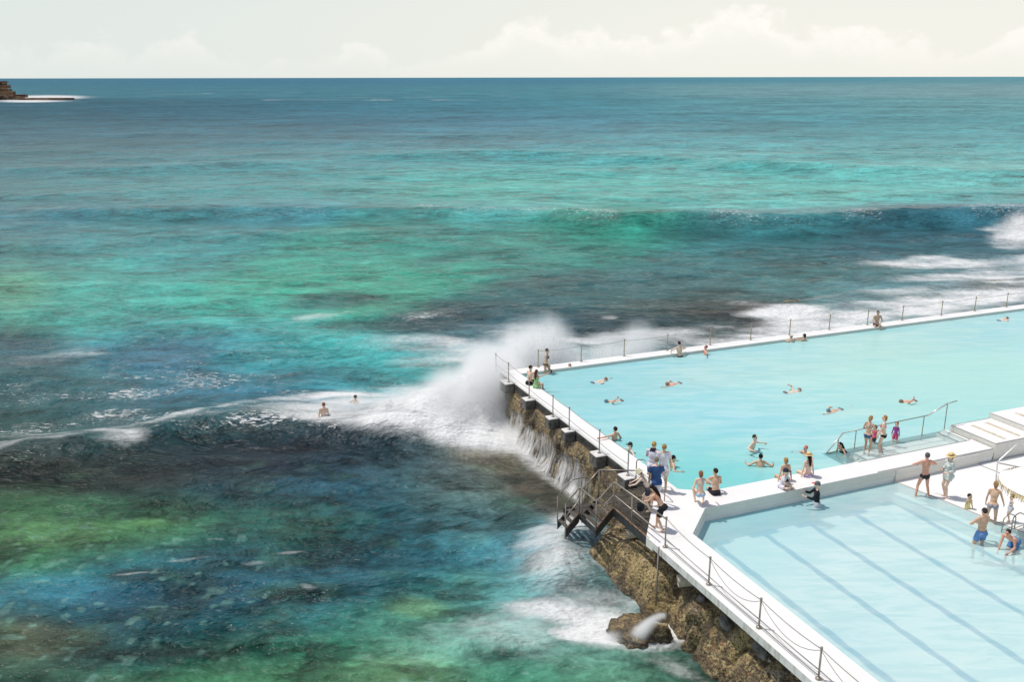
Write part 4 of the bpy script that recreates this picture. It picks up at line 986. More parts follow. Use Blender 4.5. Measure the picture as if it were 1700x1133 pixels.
# ---------------------------------------------------------------- people
def attr_mat(name, rough=.55, spec=.35, sss=0.0):
    m, t, p, o = newmat(name); a = t.nodes.new('ShaderNodeAttribute'); a.attribute_name = 'tone'
    t.links.new(a.outputs['Color'], p.inputs['Base Color']); p.inputs['Roughness'].default_value = rough; p.inputs['Specular IOR Level'].default_value = spec
    return m
M_SKIN = attr_mat('skin', .5)
_cm = {}
def cloth(c, kind='plain', c2=None):
    k = (c, kind, c2)
    if k in _cm: return _cm[k]
    m, t, p, o = newmat('fabric'); v = objco(t); col = lin(c)
    n = noise(t, v, 18., 4, .6)
    a = mixc(t, mrange(t, n, .3, .7), tuple(x * .85 for x in col), tuple(min(.9, x * 1.12) for x in col))
    if kind == 'dots': a = mixc(t, mrange(t, noise(t, v, 30., 2, .5), .5, .56), a, lin(c2))
    if kind == 'stripe':
        s_ = t.nodes.new('ShaderNodeSeparateXYZ'); t.links.new(v, s_.inputs[0]); w = mth(t, 'SINE', mth(t, 'MULTIPLY', s_.outputs[2], 55.))
        a = mixc(t, mrange(t, w, .1, .4), a, lin(c2))
    setc(t, p, 'Base Color', a); p.inputs['Roughness'].default_value = .85; p.inputs['Specular IOR Level'].default_value = .2
    bump(t, p, noise(t, v, 14., 3, .6), .5, .02)
    _cm[k] = m; return m
SKINS = {'fair': (232, 200, 178), 'tan': (216, 176, 148), 'pale': (238, 212, 194), 'brown': (170, 130, 104), 'red': (222, 164, 140), 'olive': (200, 166, 140)}
def remeshed(mb, vox, smooth=2):
    me = mb.mesh('tmp'); ob = bpy.data.objects.new('tmp', me); COL.objects.link(ob)
    r = ob.modifiers.new('r', 'REMESH'); r.mode = 'VOXEL'; r.voxel_size = vox; r.use_smooth_shade = True
    s_ = ob.modifiers.new('s', 'SMOOTH'); s_.factor = .6; s_.iterations = smooth
    dg = bpy.context.evaluated_depsgraph_get(); dg.update()
    out_ = bpy.data.meshes.new_from_object(ob.evaluated_get(dg)); bpy.data.objects.remove(ob); bpy.data.meshes.remove(me)
    return out_
def ik(a, b, l1, l2, pole):
    a = Vector(a); b = Vector(b); d = b - a; L = min(d.length, (l1 + l2) * .999); d = d.normalized(); b = a + d * L
    x = (l1 * l1 - l2 * l2 + L * L) / (2 * L); h = math.sqrt(max(1e-6, l1 * l1 - x * x)); p_ = Vector(pole); p_ = p_ - d * p_.dot(d)
    p_ = p_.normalized() if p_.length > 1e-5 else d.orthogonal().normalized()
    return a + d * x + p_ * h, b
POSES = {
 'stand': dict(pel=(0, 0, .92), fL=(-.10, .02, .07), fR=(.11, -.04, .07), hL=(-.27, .06, .80), hR=(.27, .03, .80)),
 'hips':  dict(pel=(0, 0, .92), fL=(-.20, .0, .07), fR=(.20, 0, .07), hL=(-.17, .02, 1.02), hR=(.17, .02, 1.02), eL=(-1, -.4, 0), eR=(1, -.4, 0)),
 'phone': dict(pel=(0, 0, .92), fL=(-.11, .02, .07), fR=(.12, -.03, .07), hL=(-.10, .30, 1.18), hR=(.10, .30, 1.18), eL=(-.7, -.2, -1), eR=(.7, -.2, -1), hp=18),
 'sit':   dict(pel=(0, -.16, .10), lean=6, fL=(-.11, .32, -.34), fR=(.12, .28, -.36), kL=(-.2, 1, .6), kR=(.2, 1, .6), hL=(-.28, -.12, .04), hR=(.28, -.12, .04), eL=(-.4, -1, 0), eR=(.4, -1, 0)),
 'sitlap':dict(pel=(0, -.16, .10), lean=16, fL=(-.11, .32, -.34), fR=(.12, .28, -.36), kL=(-.2, 1, .6), kR=(.2, 1, .6), hL=(-.10, .26, .22), hR=(.10, .26, .22), eL=(-1, -.5, -.3), eR=(1, -.5, -.3)),
 'cross': dict(pel=(0, 0, .11), lean=14, fL=(.12, .34, .07), fR=(-.12, .44, .07), kL=(-1, .5, .25), kR=(1, .5, .25), hL=(-.10, .34, .22), hR=(.10, .36, .22), eL=(-1, 0, -.4), eR=(1, 0, -.4)),
 'kneel': dict(pel=(0, -.12, .26), lean=20, fL=(-.12, -.2, .06), fR=(.12, -.2, .06), kL=(0, 1, 0), kR=(0, 1, 0), hL=(-.2, .3, .1), hR=(.2, .3, .3)),
 'walk':  dict(pel=(0, 0, .90), lean=6, fL=(-.10, .26, .08), fR=(.10, -.30, .14), hL=(-.26, -.16, .86), hR=(.26, .22, .92)),
 'leanrail': dict(pel=(0, -.25, .88), lean=34, fL=(-.10, -.34, .07), fR=(.12, -.02, .07), hL=(-.14, .40, .96), hR=(.16, .40, .98), eL=(-1, 0, -.5), eR=(1, 0, -.5), hp=20),
 'bend':  dict(pel=(0, -.10, .86), lean=58, fL=(-.12, 0, .07), fR=(.12, .1, .07), hL=(-.2, .55, .72), hR=(.18, .5, .60), kL=(0, 1, .2), kR=(0, 1, .2)),
 'armsout': dict(pel=(0, 0, .92), lean=4, fL=(-.12, 0, .07), fR=(.12, -.04, .07), hL=(-.46, .34, 1.30), hR=(.22, .36, 1.22), eL=(-.4, -.2, -1), eR=(.4, -.2, -1)),
 'edgearms': dict(pel=(0, 0, .92), lean=2, fL=(-.12, -.05, .07), fR=(.12, -.04, .07), hL=(-.32, .48, 1.42), hR=(.32, .48, 1.42), eL=(-1, 0, -.1), eR=(1, 0, -.1)),
 'onearm': dict(pel=(0, 0, .92), lean=-4, fL=(-.12, -.05, .07), fR=(.12, -.04, .07), hL=(-.78, .12, 1.40), hR=(.34, .20, 1.10), eL=(0, -1, -.3), eR=(.6, -1, -.3)),
 'tread': dict(pel=(0, 0, .92), lean=12, fL=(-.16, -.1, .12), fR=(.16, .1, .2), hL=(-.50, .30, 1.26), hR=(.50, .30, 1.26), eL=(-.3, -1, -.3), eR=(.3, -1, -.3)),
 'crawl': dict(pel=(0, 0, -.075), lean=85, fL=(-.12, -.86, -.20), fR=(.10, -.88, -.02), kL=(0, 0, -1), kR=(0, 0, -1), hL=(-.16, 1.04, .0), hR=(.30, .05, -.04), eL=(-1, 0, .2), eR=(1, 0, .6), hp=-10),
 'crawl2': dict(pel=(0, 0, -.075), lean=86, fL=(-.10, -.87, -.04), fR=(.12, -.86, -.22), kL=(0, 0, -1), kR=(0, 0, -1), hL=(-.30, .30, .24), hR=(.14, 1.05, -.08), eL=(-1, 0, 1), eR=(1, 0, 0), hp=-10, hy=60),
 'float': dict(pel=(0, 0, -.12), lean=48, fL=(-.14, -.7, -.4), fR=(.14, -.72, -.3), hL=(-.34, .46, .16), hR=(.34, .40, .12)),
 'selfie': dict(pel=(0, -.10, .12), lean=4, fL=(-.10, .40, -.30), fR=(.10, .38, -.3), kL=(0, 1, .6), kR=(0, 1, .6), hL=(-.14, .22, .24), hR=(.66, .34, .86), eR=(.4, 0, -1), eL=(-1, 0, 0)),
 'huddle': dict(pel=(0, -.10, .12), lean=10, fL=(-.10, .40, -.25), fR=(.10, .38, -.25), kL=(0, 1, .6), kR=(0, 1, .6), hL=(-.12, .28, .22), hR=(.10, .28, .26), eL=(-1, 0, 0), eR=(1, 0, 0)),
 'reach': dict(pel=(0, 0, .90), lean=12, fL=(-.12, .06, .07), fR=(.14, -.08, .07), hL=(-.22, .18, .86), hR=(.40, .34, .66), hp=15),
}
def person(label, pos, yaw, pose, h=1.72, skin='tan', sex='m', hair=(60, 42, 30), hairlen=0, wear=(), hat=None, hp=0, hy=0, hold=None, build=1.0, over=None, child=False, group=None):
    """pos: ground (or water/seat) point; yaw: compass heading the person faces"""
    S = h / 1.75; ps = dict(POSES[pose]); ps.update(over or {})
    V = lambda t: Vector(t)
    pel = V(ps['pel']); lean = R(ps.get('lean', 2)); sd = R(ps.get('side', 0))
    upv = Vector((math.sin(sd), math.sin(lean), math.cos(lean) * math.cos(sd))).normalized(); rt = Vector((1, 0, 0)); rt = (rt - upv * rt.dot(upv)).normalized(); fw = upv.cross(rt)
    hpit = R(ps.get('hp', 0) + hp) + lean * .35; hyw = R(ps.get('hy', 0) + hy)
    chest = pel + upv * .34; nb = pel + upv * .535; sw = .175 if sex == 'm' else .155
    if child: sw = .15
    shL = pel + upv * .485 - rt * sw; shR = pel + upv * .485 + rt * sw; hw = .085 if sex == 'm' else .092
    hipL = pel - rt * hw - upv * .03; hipR = pel + rt * hw - upv * .03
    hu = Vector((0, math.sin(hpit), math.cos(hpit))) if lean < 1.2 else (upv * .8 + Vector((0, 0, .35))).normalized()
    nt_ = nb + hu * .07 + upv * .01; hc = nb + hu * (.165 if not child else .175)
    hr = Vector((math.cos(hyw), -math.sin(hyw), 0)); hr = (hr - hu * hr.dot(hu)).normalized(); hf = hu.cross(hr)
    HM = Matrix((hr, hf, hu)).transposed()
    hs = 1.0 if not child else min(1.45, 1.0 / max(.62, S) * 1.02)
    elL, wrL = ik(shL, V(ps['hL']), .285, .255, ps.get('eL', (-.4, -1, -.2))); elR, wrR = ik(shR, V(ps['hR']), .285, .255, ps.get('eR', (.4, -1, -.2)))
    knL, anL = ik(hipL, V(ps['fL']), .43, .42, ps.get('kL', (-.1, 1, 0))); knR, anR = ik(hipR, V(ps['fR']), .43, .42, ps.get('kR', (.1, 1, 0)))
    B_ = build; mb = MB(); TM = Matrix((rt, fw, upv)).transposed()
    f = sex != 'm'
    mb.ell(pel + upv * .33, (.148 * B_ if not f else .128 * B_, .098 * B_, .185), TM, 16, 12)
    mb.ell(pel + upv * .40 , (.165 * B_ if not f else .14 * B_, .085 * B_, .11), TM, 14, 10)
    mb.ell(pel + upv * .16, (.128 * B_ if not f else .112 * B_, .092 * B_, .16), TM, 14, 10)
    mb.ell(pel + upv * .0, (.150 * B_ if not f else .165 * B_, .108 * B_, .125), TM, 14, 10)
    for s_ in (-1, 1): mb.ell(pel + rt * s_ * .065 - fw * .05 - upv * .045, (.085 * B_, .085 * B_, .09), TM, 12, 8)
    if f and not child:
        for s_ in (-1, 1): mb.ell(pel + rt * s_ * .065 + fw * .075 + upv * .345, (.058, .055, .058), TM, 10, 8)
    mb.caps(nb - upv * .06, nt_ + hu * .02, .062 if not f else .052, .052 if not f else .045)
    for s_, sh in ((-1, shL), (1, shR)):
        mb.caps(nb - upv * .035 + rt * s_ * .03, sh, .056, .056 if not f else .048)
    mb.ell(hc + hu * .012, (.076 * hs, .094 * hs, .108 * hs), HM, 16, 12); mb.ell(hc - hu * .055 * hs + hf * .022 * hs, (.056 * hs, .066 * hs, .062 * hs), HM, 12, 8)
    mb.ell(hc + hf * .098 * hs - hu * .022 * hs, (.015, .02, .026), HM, 8, 6)
    for s_ in (-1, 1): mb.ell(hc + hr * s_ * .079 * hs - hu * .01, (.014, .024, .034), HM, 8, 6)
    am = .9 if f else 1.0; am *= B_
    for sh, el, wr in ((shL, elL, wrL), (shR, elR, wrR)):
        mb.caps(sh, el, .050 * am, .039 * am); mb.caps(el, el.lerp(wr, .45), .040 * am, .039 * am); mb.caps(el.lerp(wr, .3), wr, .040 * am, .026)
        d = (wr - el).normalized(); mb.ell(wr + d * .05, (.036, .020, .052), Matrix((d.orthogonal().normalized(), d.cross(d.orthogonal().normalized()), d)).transposed(), 10, 8)
    for hp_, kn, an in ((hipL, knL, anL), (hipR, knR, anR)):
        mb.caps(hp_, kn, .088 * B_, .054 * B_); d = (an - kn).normalized(); back = -fw if abs(d.z) > .6 else Vector((0, 0, -1))
        mb.caps(kn, an, .052 * B_, .036); mb.caps(kn + d * .08 + back * .012, kn + d * .22 + back * .01, .050 * B_, .044 * B_)
        if pose.startswith('crawl') or pose == 'float': ft = d
        else:
            ft = Vector((0, 1, -.05)); ft = (ft - d * ft.dot(d) * .5).normalized()
        mb.caps(an - ft * .03 - Vector((0, 0, .025)), an + ft * .13 - Vector((0, 0, .04)), .034, .026)
    me = remeshed(mb, .017, 2)
    # fingers, five to a hand, rooted in the palm
    nv = len(me.vertices); co = np.empty(nv * 3); me.vertices.foreach_get('co', co); co = co.reshape(-1, 3)
    nf = len(me.polygons); faces = [tuple(p.vertices) for p in me.polygons]
    hd = MB()
    for sgn, el, wr in ((-1, elL, wrL), (1, elR, wrR)):
        d = (wr - el).normalized(); side_ = (rt * sgn * -1 - d * d.dot(rt * sgn * -1)); side_ = side_.normalized() if side_.length > .1 else d.orthogonal().normalized()
        # the palm turns to the body: fingers lie across the forward direction
        ac = side_.cross(d); 
        for k in range(4):
            off = ac * (-.027 + .018 * k); b0 = wr + d * .075 + off; ln_ = (.062, .074, .07, .055)[k]
            b1 = b0 + d * ln_ * .45 + side_ * .006; b2 = b1 + d * ln_ * .3 + side_ * .018; b3 = b2 + d * ln_ * .15 + side_ * .02
            hd.tube([b0 - d * .02, b0, b1, b2, b3], [.009, .009, .0085, .0075, .0055], 6)
        t0 = wr + d * .03 - ac * .024; t1 = t0 - ac * .03 + d * .03 + side_ * .008; t2 = t1 + d * .03 + side_ * .012 - ac * .006
        hd.tube([t0, t1, t2], [.011, .010, .007], 6)
    allv = [tuple(x) for x in co] + hd.v; allf = faces + [tuple(i + nv for i in f_) for f_ in hd.f]
    # bone of every body vertex
    bones = [('torso', pel - upv * .10, nb, .13), ('head', nt_, hc + hu * .06, .085), ('uaL', shL + (elL - shL) * .12, elL, .045), ('uaR', shR + (elR - shR) * .12, elR, .045), ('faL', elL, wrL, .035), ('faR', elR, wrR, .035),
             ('hdL', wrL, wrL + (wrL - elL).normalized() * .1, .03), ('hdR', wrR, wrR + (wrR - elR).normalized() * .1, .03),
             ('thL', hipL, knL, .075), ('thR', hipR, knR, .075), ('caL', knL, anL, .045), ('caR', knR, anR, .045), ('ftL', anL, anL + Vector((0, .1, -.03)), .03), ('ftR', anR, anR + Vector((0, .1, -.03)), .03)]
    best = np.full(nv, 1e9); cls = np.zeros(nv, int); par = np.zeros(nv)
    for i, (nm, a, b, r_) in enumerate(bones):
        a = np.array(a); b = np.array(b); ab = b - a; t_ = ((co - a) @ ab) / (ab @ ab); tc = np.clip(t_, 0, 1); dd_ = np.linalg.norm(co - (a + tc[:, None] * ab), axis=1) / r_
        q_ = dd_ < best; best = np.where(q_, dd_, best); cls = np.where(q_, i, cls); par = np.where(q_, t_, par)
    IDX = {b[0]: i for i, b in enumerate(bones)}
    A_pel = np.array(pel); A_up = np.array(upv); A_fw = np.array(fw); A_rt = np.array(rt)
    tt = (co - A_pel) @ A_up; ff_ = (co - A_pel) @ A_fw; xx = (co - A_pel) @ A_rt
    # skin tone
    sk = np.array(lin(SKINS[skin])); n_ = fbm(co[:, 0] * 9 + co[:, 2] * 7, co[:, 1] * 9 + co[:, 2] * 5, 3, 5)
    tone = sk[None, :] * (.88 + .24 * n_[:, None]); 
    hx = (co - np.array(hc)) @ np.array(hr); hy_ = (co - np.array(hc)) @ np.array(hf); hz_ = (co - np.array(hc)) @ np.array(hu)
    face_ = (cls == 1) & (hy_ > .05 * hs)
    eye = face_ & (np.abs(hz_ - .012 * hs) < .014 * hs) & (np.abs(np.abs(hx) - .030 * hs) < .016 * hs)
    brow = face_ & (np.abs(hz_ - .036 * hs) < .008 * hs) & (np.abs(np.abs(hx) - .030 * hs) < .022 * hs)
    lip = face_ & (np.abs(hz_ + .058 * hs) < .010 * hs) & (np.abs(hx) < .026 * hs)
    tone[eye] = (.05, .035, .03); tone[brow] = tone[brow] * .45; tone[lip] = np.array(lin(170, 90, 82))
    alltone = np.concatenate([tone, np.tile(sk, (len(hd.v), 1))])
    # place
    cyw, syw = math.cos(R(yaw)), math.sin(R(yaw)); pos = Vector(pos)
    def place(vs):
        a = np.array(vs, float).reshape(-1, 3) * S
        return np.stack([a[:, 0] * cyw + a[:, 1] * syw + pos.x, -a[:, 0] * syw + a[:, 1] * cyw + pos.y, a[:, 2] + pos.z], 1)
    root = thing('person', label, 'person', pos, group)
    bm_ = bpy.data.meshes.new('body'); bm_.from_pydata([tuple(x) for x in place(allv)], [], allf); bm_.update()
    at = bm_.color_attributes.new('tone', 'FLOAT_COLOR', 'POINT'); at.data.foreach_set('color', np.concatenate([alltone, np.ones((len(alltone), 1))], 1).astype(np.float32).ravel())
    link('body', bm_, M_SKIN, root, True)
    nrm = np.empty(nv * 3); me.vertices.foreach_get('normal', nrm); nrm = nrm.reshape(-1, 3); bpy.data.meshes.remove(me)
    def garment(name, mask, off, mat):
        off = np.broadcast_to(off, (nv,)); ok = [f_ for f_ in faces if all(mask[i] for i in f_)]
        used = sorted({i for f_ in ok for i in f_}); mp_ = {i: k for k, i in enumerate(used)}
        if not ok: return
        vs = co[used] + nrm[used] * off[used][:, None]
        g = bpy.data.meshes.new(name); g.from_pydata([tuple(x) for x in place(vs)], [], [tuple(mp_[i] for i in f_) for f_ in ok]); g.update(); link(name, g, mat, root, True)
    is_ = lambda *n: np.isin(cls, [IDX[x] for x in n])
    leg = is_('thL', 'thR'); tor = is_('torso'); 
    for w in wear:
        k, m_ = w[0], cloth(*w[1:])
        if k == 'trunks': garment('swim_trunks', (tor & (tt < .07)) | (leg & (par < .62)), np.where(leg, .008 + .022 * np.clip(par, 0, 1), .010), m_)
        elif k == 'shorts': garment('shorts', (tor & (tt < .08)) | (leg & (par < .72)), np.where(leg, .014 + .034 * np.clip(par, 0, 1), .014), m_)
        elif k == 'briefs': garment('swim_briefs', (tor & (tt < .035)) | (leg & (par < .14)), .006, m_)
        elif k == 'bottom': garment('bikini_bottom', ((tor & (tt < .02)) | (leg & (par < .10))) & (tt > -.17), .006, m_)
        elif k == 'top': garment('bikini_top', tor & (((tt > .30) & (tt < .40) & (ff_ > .0)) | ((tt > .315) & (tt < .345)) | ((np.abs(np.abs(xx) - .07) < .012) & (tt >= .34) & (tt < .54))), .008, m_)
        elif k == 'one': garment('swimsuit', (tor & (tt < .40)) | (tor & (tt < .53) & (np.abs(np.abs(xx) - .075) < .022)) | (leg & (par < .08)), .007, m_)
        elif k == 'tee': garment('shirt', (tor & (tt > -.09) & (tt < .53)) | (is_('uaL', 'uaR') & (par < .62)), np.where(tor, .014 + .016 * np.clip((.3 - tt) / .35, 0, 1), .016 + .014 * par), m_)
        elif k == 'rash': garment('rash_shirt', (tor & (tt > -.05) & (tt < .54)) | is_('uaL', 'uaR') | (is_('faL', 'faR') & (par < .9)), .009, m_)
        elif k == 'dress': garment('beach_robe', (tor & (tt < .54)) | is_('uaL', 'uaR') | (is_('faL', 'faR') & (par < .7)) | (leg & (par < .40)), np.where(leg, .04, np.where(tor, .02 + .03 * np.clip((.35 - tt) / .4, 0, 1), .028)), m_)
        elif k == 'skirt': garment('shorts', (tor & (tt < .09)) | (leg & (par < .5)), .022, m_)
        elif k == 'collar': garment('collar', tor & (tt > .475) & (np.abs(xx) < .11), .026, m_)
    # hair
    MH = cloth(hair); 
    if hair and hairlen >= 0:
        hm = MB(); hm.ell(hc + hu * .030 * hs - hf * .016 * hs, (.083 * hs, .096 * hs, .100 * hs), HM, 16, 12)
        if hairlen >= 1: hm.ell(hc - hu * .03 * hs - hf * .055 * hs, (.076 * hs, .055 * hs, .10 * hs), HM, 12, 8)
        if hairlen >= 2:
            a = hc - hf * .085 * hs - hu * .02; b = nb - fw * .115 - upv * .12
            hm.caps(a, b, .070 * hs, .045); hm.caps(b, b - upv * .10 + fw * .01, .045, .02)
        if hairlen == -5: pass
        if hairlen == 5: hm.ell(hc - hf * .10 * hs + hu * .06, (.035, .035, .035), HM, 10, 8)
        hmesh = remeshed(hm, .016, 1)
        hv = [tuple(x) for x in place([v.co[:] for v in hmesh.vertices])]; hf_ = [tuple(p.vertices) for p in hmesh.polygons]; bpy.data.meshes.remove(hmesh)
        m_ = bpy.data.meshes.new('hair'); m_.from_pydata(hv, [], hf_); m_.update(); link('hair', m_, MH, root, True)
    def pm(mb_, name, mat, par_=root, smooth=True):
        mb_.v = [tuple(x) for x in place([tuple(v) for v in mb_.v])]; return mb_.build(name, mat, par_, smooth)
    H4 = HM.to_4x4()
    if hat:
        kind, c = hat[0], hat[1]
        if kind == 'straw':
            T4 = H4 @ Matrix.Rotation(R(-12), 4, 'X'); T4.translation = hc + hu * .065 * hs - hf * .02
            a = MB(); a.lathe([(.175, -.012), (.17, .0), (.10, .012), (.098, .03), (.092, .085), (.06, .115), (.0, .118)], T4, 24)
            ho = pm(a, 'straw_hat', cloth(c)); a = MB(); a.lathe([(.101, .018), (.1, .045)], T4, 24); pm(a, 'hat_band', cloth((50, 42, 36)), ho)
        elif kind == 'bucket':
            T4 = H4.copy(); T4.translation = hc + hu * .05 * hs
            a = MB(); a.lathe([(.155, -.05), (.10, .01), (.094, .08), (.05, .10), (0, .10)], T4, 20); pm(a, 'bucket_hat', cloth(c))
        elif kind == 'cap':
            a = MB(); a.ell(hc + hu * .045 * hs - hf * .006, (.090 * hs, .103 * hs, .088 * hs), HM, 18, 12)
            ho = pm(a, 'cap', cloth(c)); a = MB(); a.ell(hc + hu * .05 * hs + hf * .125 * hs, (.062 * hs, .07 * hs, .010), HM, 14, 6); pm(a, 'cap_peak', cloth(hat[2] if len(hat) > 2 else c), ho)
    def wpt(p_): return Vector(place([tuple(p_)])[0])
    if hold == 'phone':
        q = wpt(wrR + (wrR - elR).normalized() * .10); o = tag(thing('phone', 'dark phone held up by ' + label, 'phone', q), None)
        a = MB(); a.prism([(q.x - .037, q.y - .006), (q.x + .037, q.y - .006), (q.x + .037, q.y + .006), (q.x - .037, q.y + .006)], q.z - .05, q.z + .09); a.build('case', cloth((24, 24, 28)), o)
        o['label'] = hold_label
    return dict(root=root, wpt=wpt, wrR=wrR, wrL=wrL)
hold_label = 'small dark phone in the raised hand of the woman in green at the pool corner'
def bed(px, py, z, h=0): return P(px, py, z)
FAR = YAW_FAR; RIGHT = YAW_U; LEFT = YAW_U + 180; NEAR = YAW_FAR + 180
WH = (236, 234, 240)
# on the corner walkway
person('grey-haired man in navy t-shirt and white shorts seen from behind on the walkway corner', P(1087, 842, 0), -8, 'phone', 1.80, 'fair', 'm', (128, 118, 108), 0, [('shorts', (232, 232, 238)), ('tee', (58, 88, 136))], build=1.14)
person('blond man in white polo shirt with dark collar, left of the plain white shirt', P(1081, 813, 0), 30, 'phone', 1.80, 'fair', 'm', (188, 156, 96), 0, [('shorts', (52, 44, 52)), ('tee', (228, 222, 240)), ('collar', (50, 44, 70))], build=1.05)
person('light-haired man in plain white shirt standing right of the blond man in white', P(1099, 817, 0), 5, 'stand', 1.80, 'tan', 'm', (168, 134, 84), 0, [('shorts', (214, 210, 214)), ('tee', (234, 230, 242))], build=1.02)
person('dark-haired woman in orange top and black shorts leaning on the sea stair rail', P(1086, 879, 0), -60, 'leanrail', 1.66, 'tan', 'f', (34, 28, 28), 2, [('shorts', (38, 38, 42)), ('top', (222, 110, 74))])
person('bare-backed person in pale bucket hat leaning over the sea stair rail', W(-2.0, 13.9, 0), -70, 'leanrail', 1.60, 'pale', 'f', (150, 120, 90), 1, [('skirt', (70, 70, 82)), ('top', (60, 60, 70))], hat=('bucket', (206, 202, 172)))
person('woman in pale blue bikini perched beside the man in black shorts on the deck corner', P(1160, 838, 0), FAR + 20, 'sit', 1.70, 'fair', 'f', (150, 108, 76), 1, [('bottom', (176, 200, 222)), ('top', (190, 206, 214))], over=dict(pel=(0, -.1, .46), fL=(-.1, .2, .07), fR=(.14, -.02, .07), hR=(.36, .12, .78), hL=(-.2, .1, .5), lean=10))
person('bare-chested man in black shorts sitting on the deck corner with his back turned', W(1.02, 13.72, 0), FAR + 16, 'sitlap', 1.78, 'tan', 'm', (62, 44, 34), 0, [('trunks', (44, 42, 50))], hy=-30)
# pair at the far corner, people in the corner shallows
person('shirtless man sitting beside the woman in green at the far pool corner', W(-.22, .45, 0), RIGHT - 20, 'huddle', 1.76, 'fair', 'm', (74, 50, 36), 0, [('trunks', (40, 38, 40))], hy=20)
person('woman in green top raising a phone at the far pool corner', W(-.12, 1.0, 0), RIGHT - 30, 'selfie', 1.66, 'tan', 'f', (96, 58, 38), 2, [('one', (150, 196, 138)), ('bottom', (30, 30, 34))], hold='phone')
person('person wading out of the spray in the pool corner', P(906, 631, -.5), RIGHT + 40, 'walk', 1.66, 'olive', 'f', (70, 56, 48), 0, [('top', (120, 100, 80)), ('bottom', (110, 90, 60))])
Wt = POOLZ
def inwater(label, px, py, depth, yaw, pose, **kw):
    """someone standing in the lap pool; (px, py) is where the body meets the water, depth the water over the feet"""
    q = P(px, py, kw.pop('wz', Wt)); q.z -= depth; return person(label, q, yaw, pose, **kw)
inwater('head of a swimmer resting at the far wall nearest the pool corner', 946, 612, 1.42, NEAR + 30, 'tread', h=1.72, skin='tan', hair=(130, 92, 66))
inwater('broad-backed man waist deep leaning on the far pool wall', 1129, 593, .95, FAR - 5, 'edgearms', h=1.78, skin='fair', hair=(56, 42, 34), wear=[('trunks', (52, 56, 60))], over=dict(hL=(-.34, .34, 1.14), hR=(.34, .34, 1.14), lean=14), build=1.1)
inwater('sunburnt bather chest deep with one arm on the far wall, right of the broad-backed man', 1170, 589, 1.12, LEFT + 20, 'onearm', h=1.62, skin='red', hair=(140, 80, 60))
inwater('fair swimmer with pale cap, left head of the pair at the far wall', 1313, 569, 1.28, FAR, 'edgearms', h=1.70, skin='fair', hair=(110, 78, 56), hat=('cap', (206, 196, 178)))
inwater('dark-haired swimmer, right head of the pair at the far wall', 1335, 567, 1.30, FAR - 20, 'edgearms', h=1.72, skin='tan', hair=(44, 32, 30), hairlen=1)
person('man sitting on the far pool wall with his feet in the water', W(22.6, -1.42, 0), NEAR + 30, 'sitlap', h=1.80, skin='olive', hair=(44, 34, 30), wear=[('trunks', (78, 72, 110))])
inwater('dark-haired man with one arm stretched on the left pool edge', 1019, 731, 1.18, FAR - 20, 'onearm', h=1.78, skin='tan', hair=(50, 40, 36))
inwater('woman in dark cap floating by the left pool edge with blue shorts showing', 1050, 752, 1.20, LEFT + 10, 'tread', h=1.66, skin='pale', sex='f', hair=(70, 60, 40), hairlen=1, hat=('cap', (60, 62, 52)))
q = P(1060, 750, Wt); 
person('bather in blue shorts lying on the water behind the woman in the dark cap', P(1060, 748, -.05), LEFT, 'float', 1.66, 'pale', 'f', None or (70, 60, 40), 0, [('trunks', (56, 108, 168))], over=dict(hL=(-.2, .3, .0), hR=(.2, .3, .0), pel=(0, 0, -.03), lean=80, fL=(-.1, -.6, -.3), fR=(.1, -.6, -.3))) if 0 else None
inwater('swimmer looking back beside the man in plain white shirt', 1112, 776, 1.25, RIGHT + 20, 'tread', h=1.74, skin='tan', hair=(44, 36, 34))
inwater('man wading with arms out in the middle of the near pool half', 1246, 750, 1.02, RIGHT + 60, 'tread', h=1.76, skin='fair', hair=(66, 60, 48), wear=[('trunks', (40, 60, 90))])
inwater('black-haired swimmer chest deep in front of the wading man', 1262, 777, 1.22, FAR + 30, 'tread', h=1.74, skin='tan', hair=(30, 26, 28))
# seated and standing on the cross walkway
person('blond woman in bikini sitting on the walkway edge, back turned, left of the straw hat', W(3.95, 13.75, 0), FAR + 6, 'sit', 1.68, 'tan', 'f', (176, 140, 92), 1, [('top', (220, 196, 170)), ('bottom', (40, 34, 36))], hp=6)
person('woman in wide straw hat and patterned bikini sitting on the walkway edge', W(4.95, 13.75, 0), FAR + 2, 'sit', 1.68, 'fair', 'f', (48, 36, 32), 2, [('top', (190, 160, 196), 'dots', (240, 236, 240)), ('bottom', (150, 118, 178), 'dots', (240, 226, 236))], hat=('straw', (232, 204, 150)))
person('child in white shirt and navy cap sitting cross-legged facing the shallow pool', W(3.45, 14.3, 0), NEAR - 30, 'cross', 1.40, 'fair', 'm', (90, 66, 48), 0, [('shorts', (220, 214, 226)), ('tee', (224, 222, 234))], hat=('cap', (52, 54, 70)), child=True)
person('person in black rash shirt and grey cap with red peak standing in the shallow pool', P(1355, 842, KIDZ) - Vector((0, 0, .80)), LEFT + 35, 'armsout', 1.76, 'fair', 'm', (120, 96, 70), 0, [('trunks', (196, 200, 206)), ('rash', (38, 42, 48))], hat=('cap', (104, 108, 108), (214, 84, 74)), over=dict(hL=(-.30, .42, 1.26), hR=(.05, .46, 1.30)))
inwater('swimmer in pink cap behind the straw hat', 1340, 757, 1.22, LEFT, 'tread', h=1.66, skin='red', hair=(206, 120, 120))
inwater('black-haired girl lying on her front on the pool steps by the handrail', 1400, 752, .18, LEFT, 'float', h=1.55, skin='tan', sex='f', hair=(30, 26, 28), hairlen=2, wear=[('one', (60, 56, 60))], over=dict(lean=46, pel=(0, -.2, .05), fL=(-.12, -.9, -.1), fR=(.12, -.9, -.1), hL=(-.3, .4, .1), hR=(.3, .4, .1)))
LZ = -.36
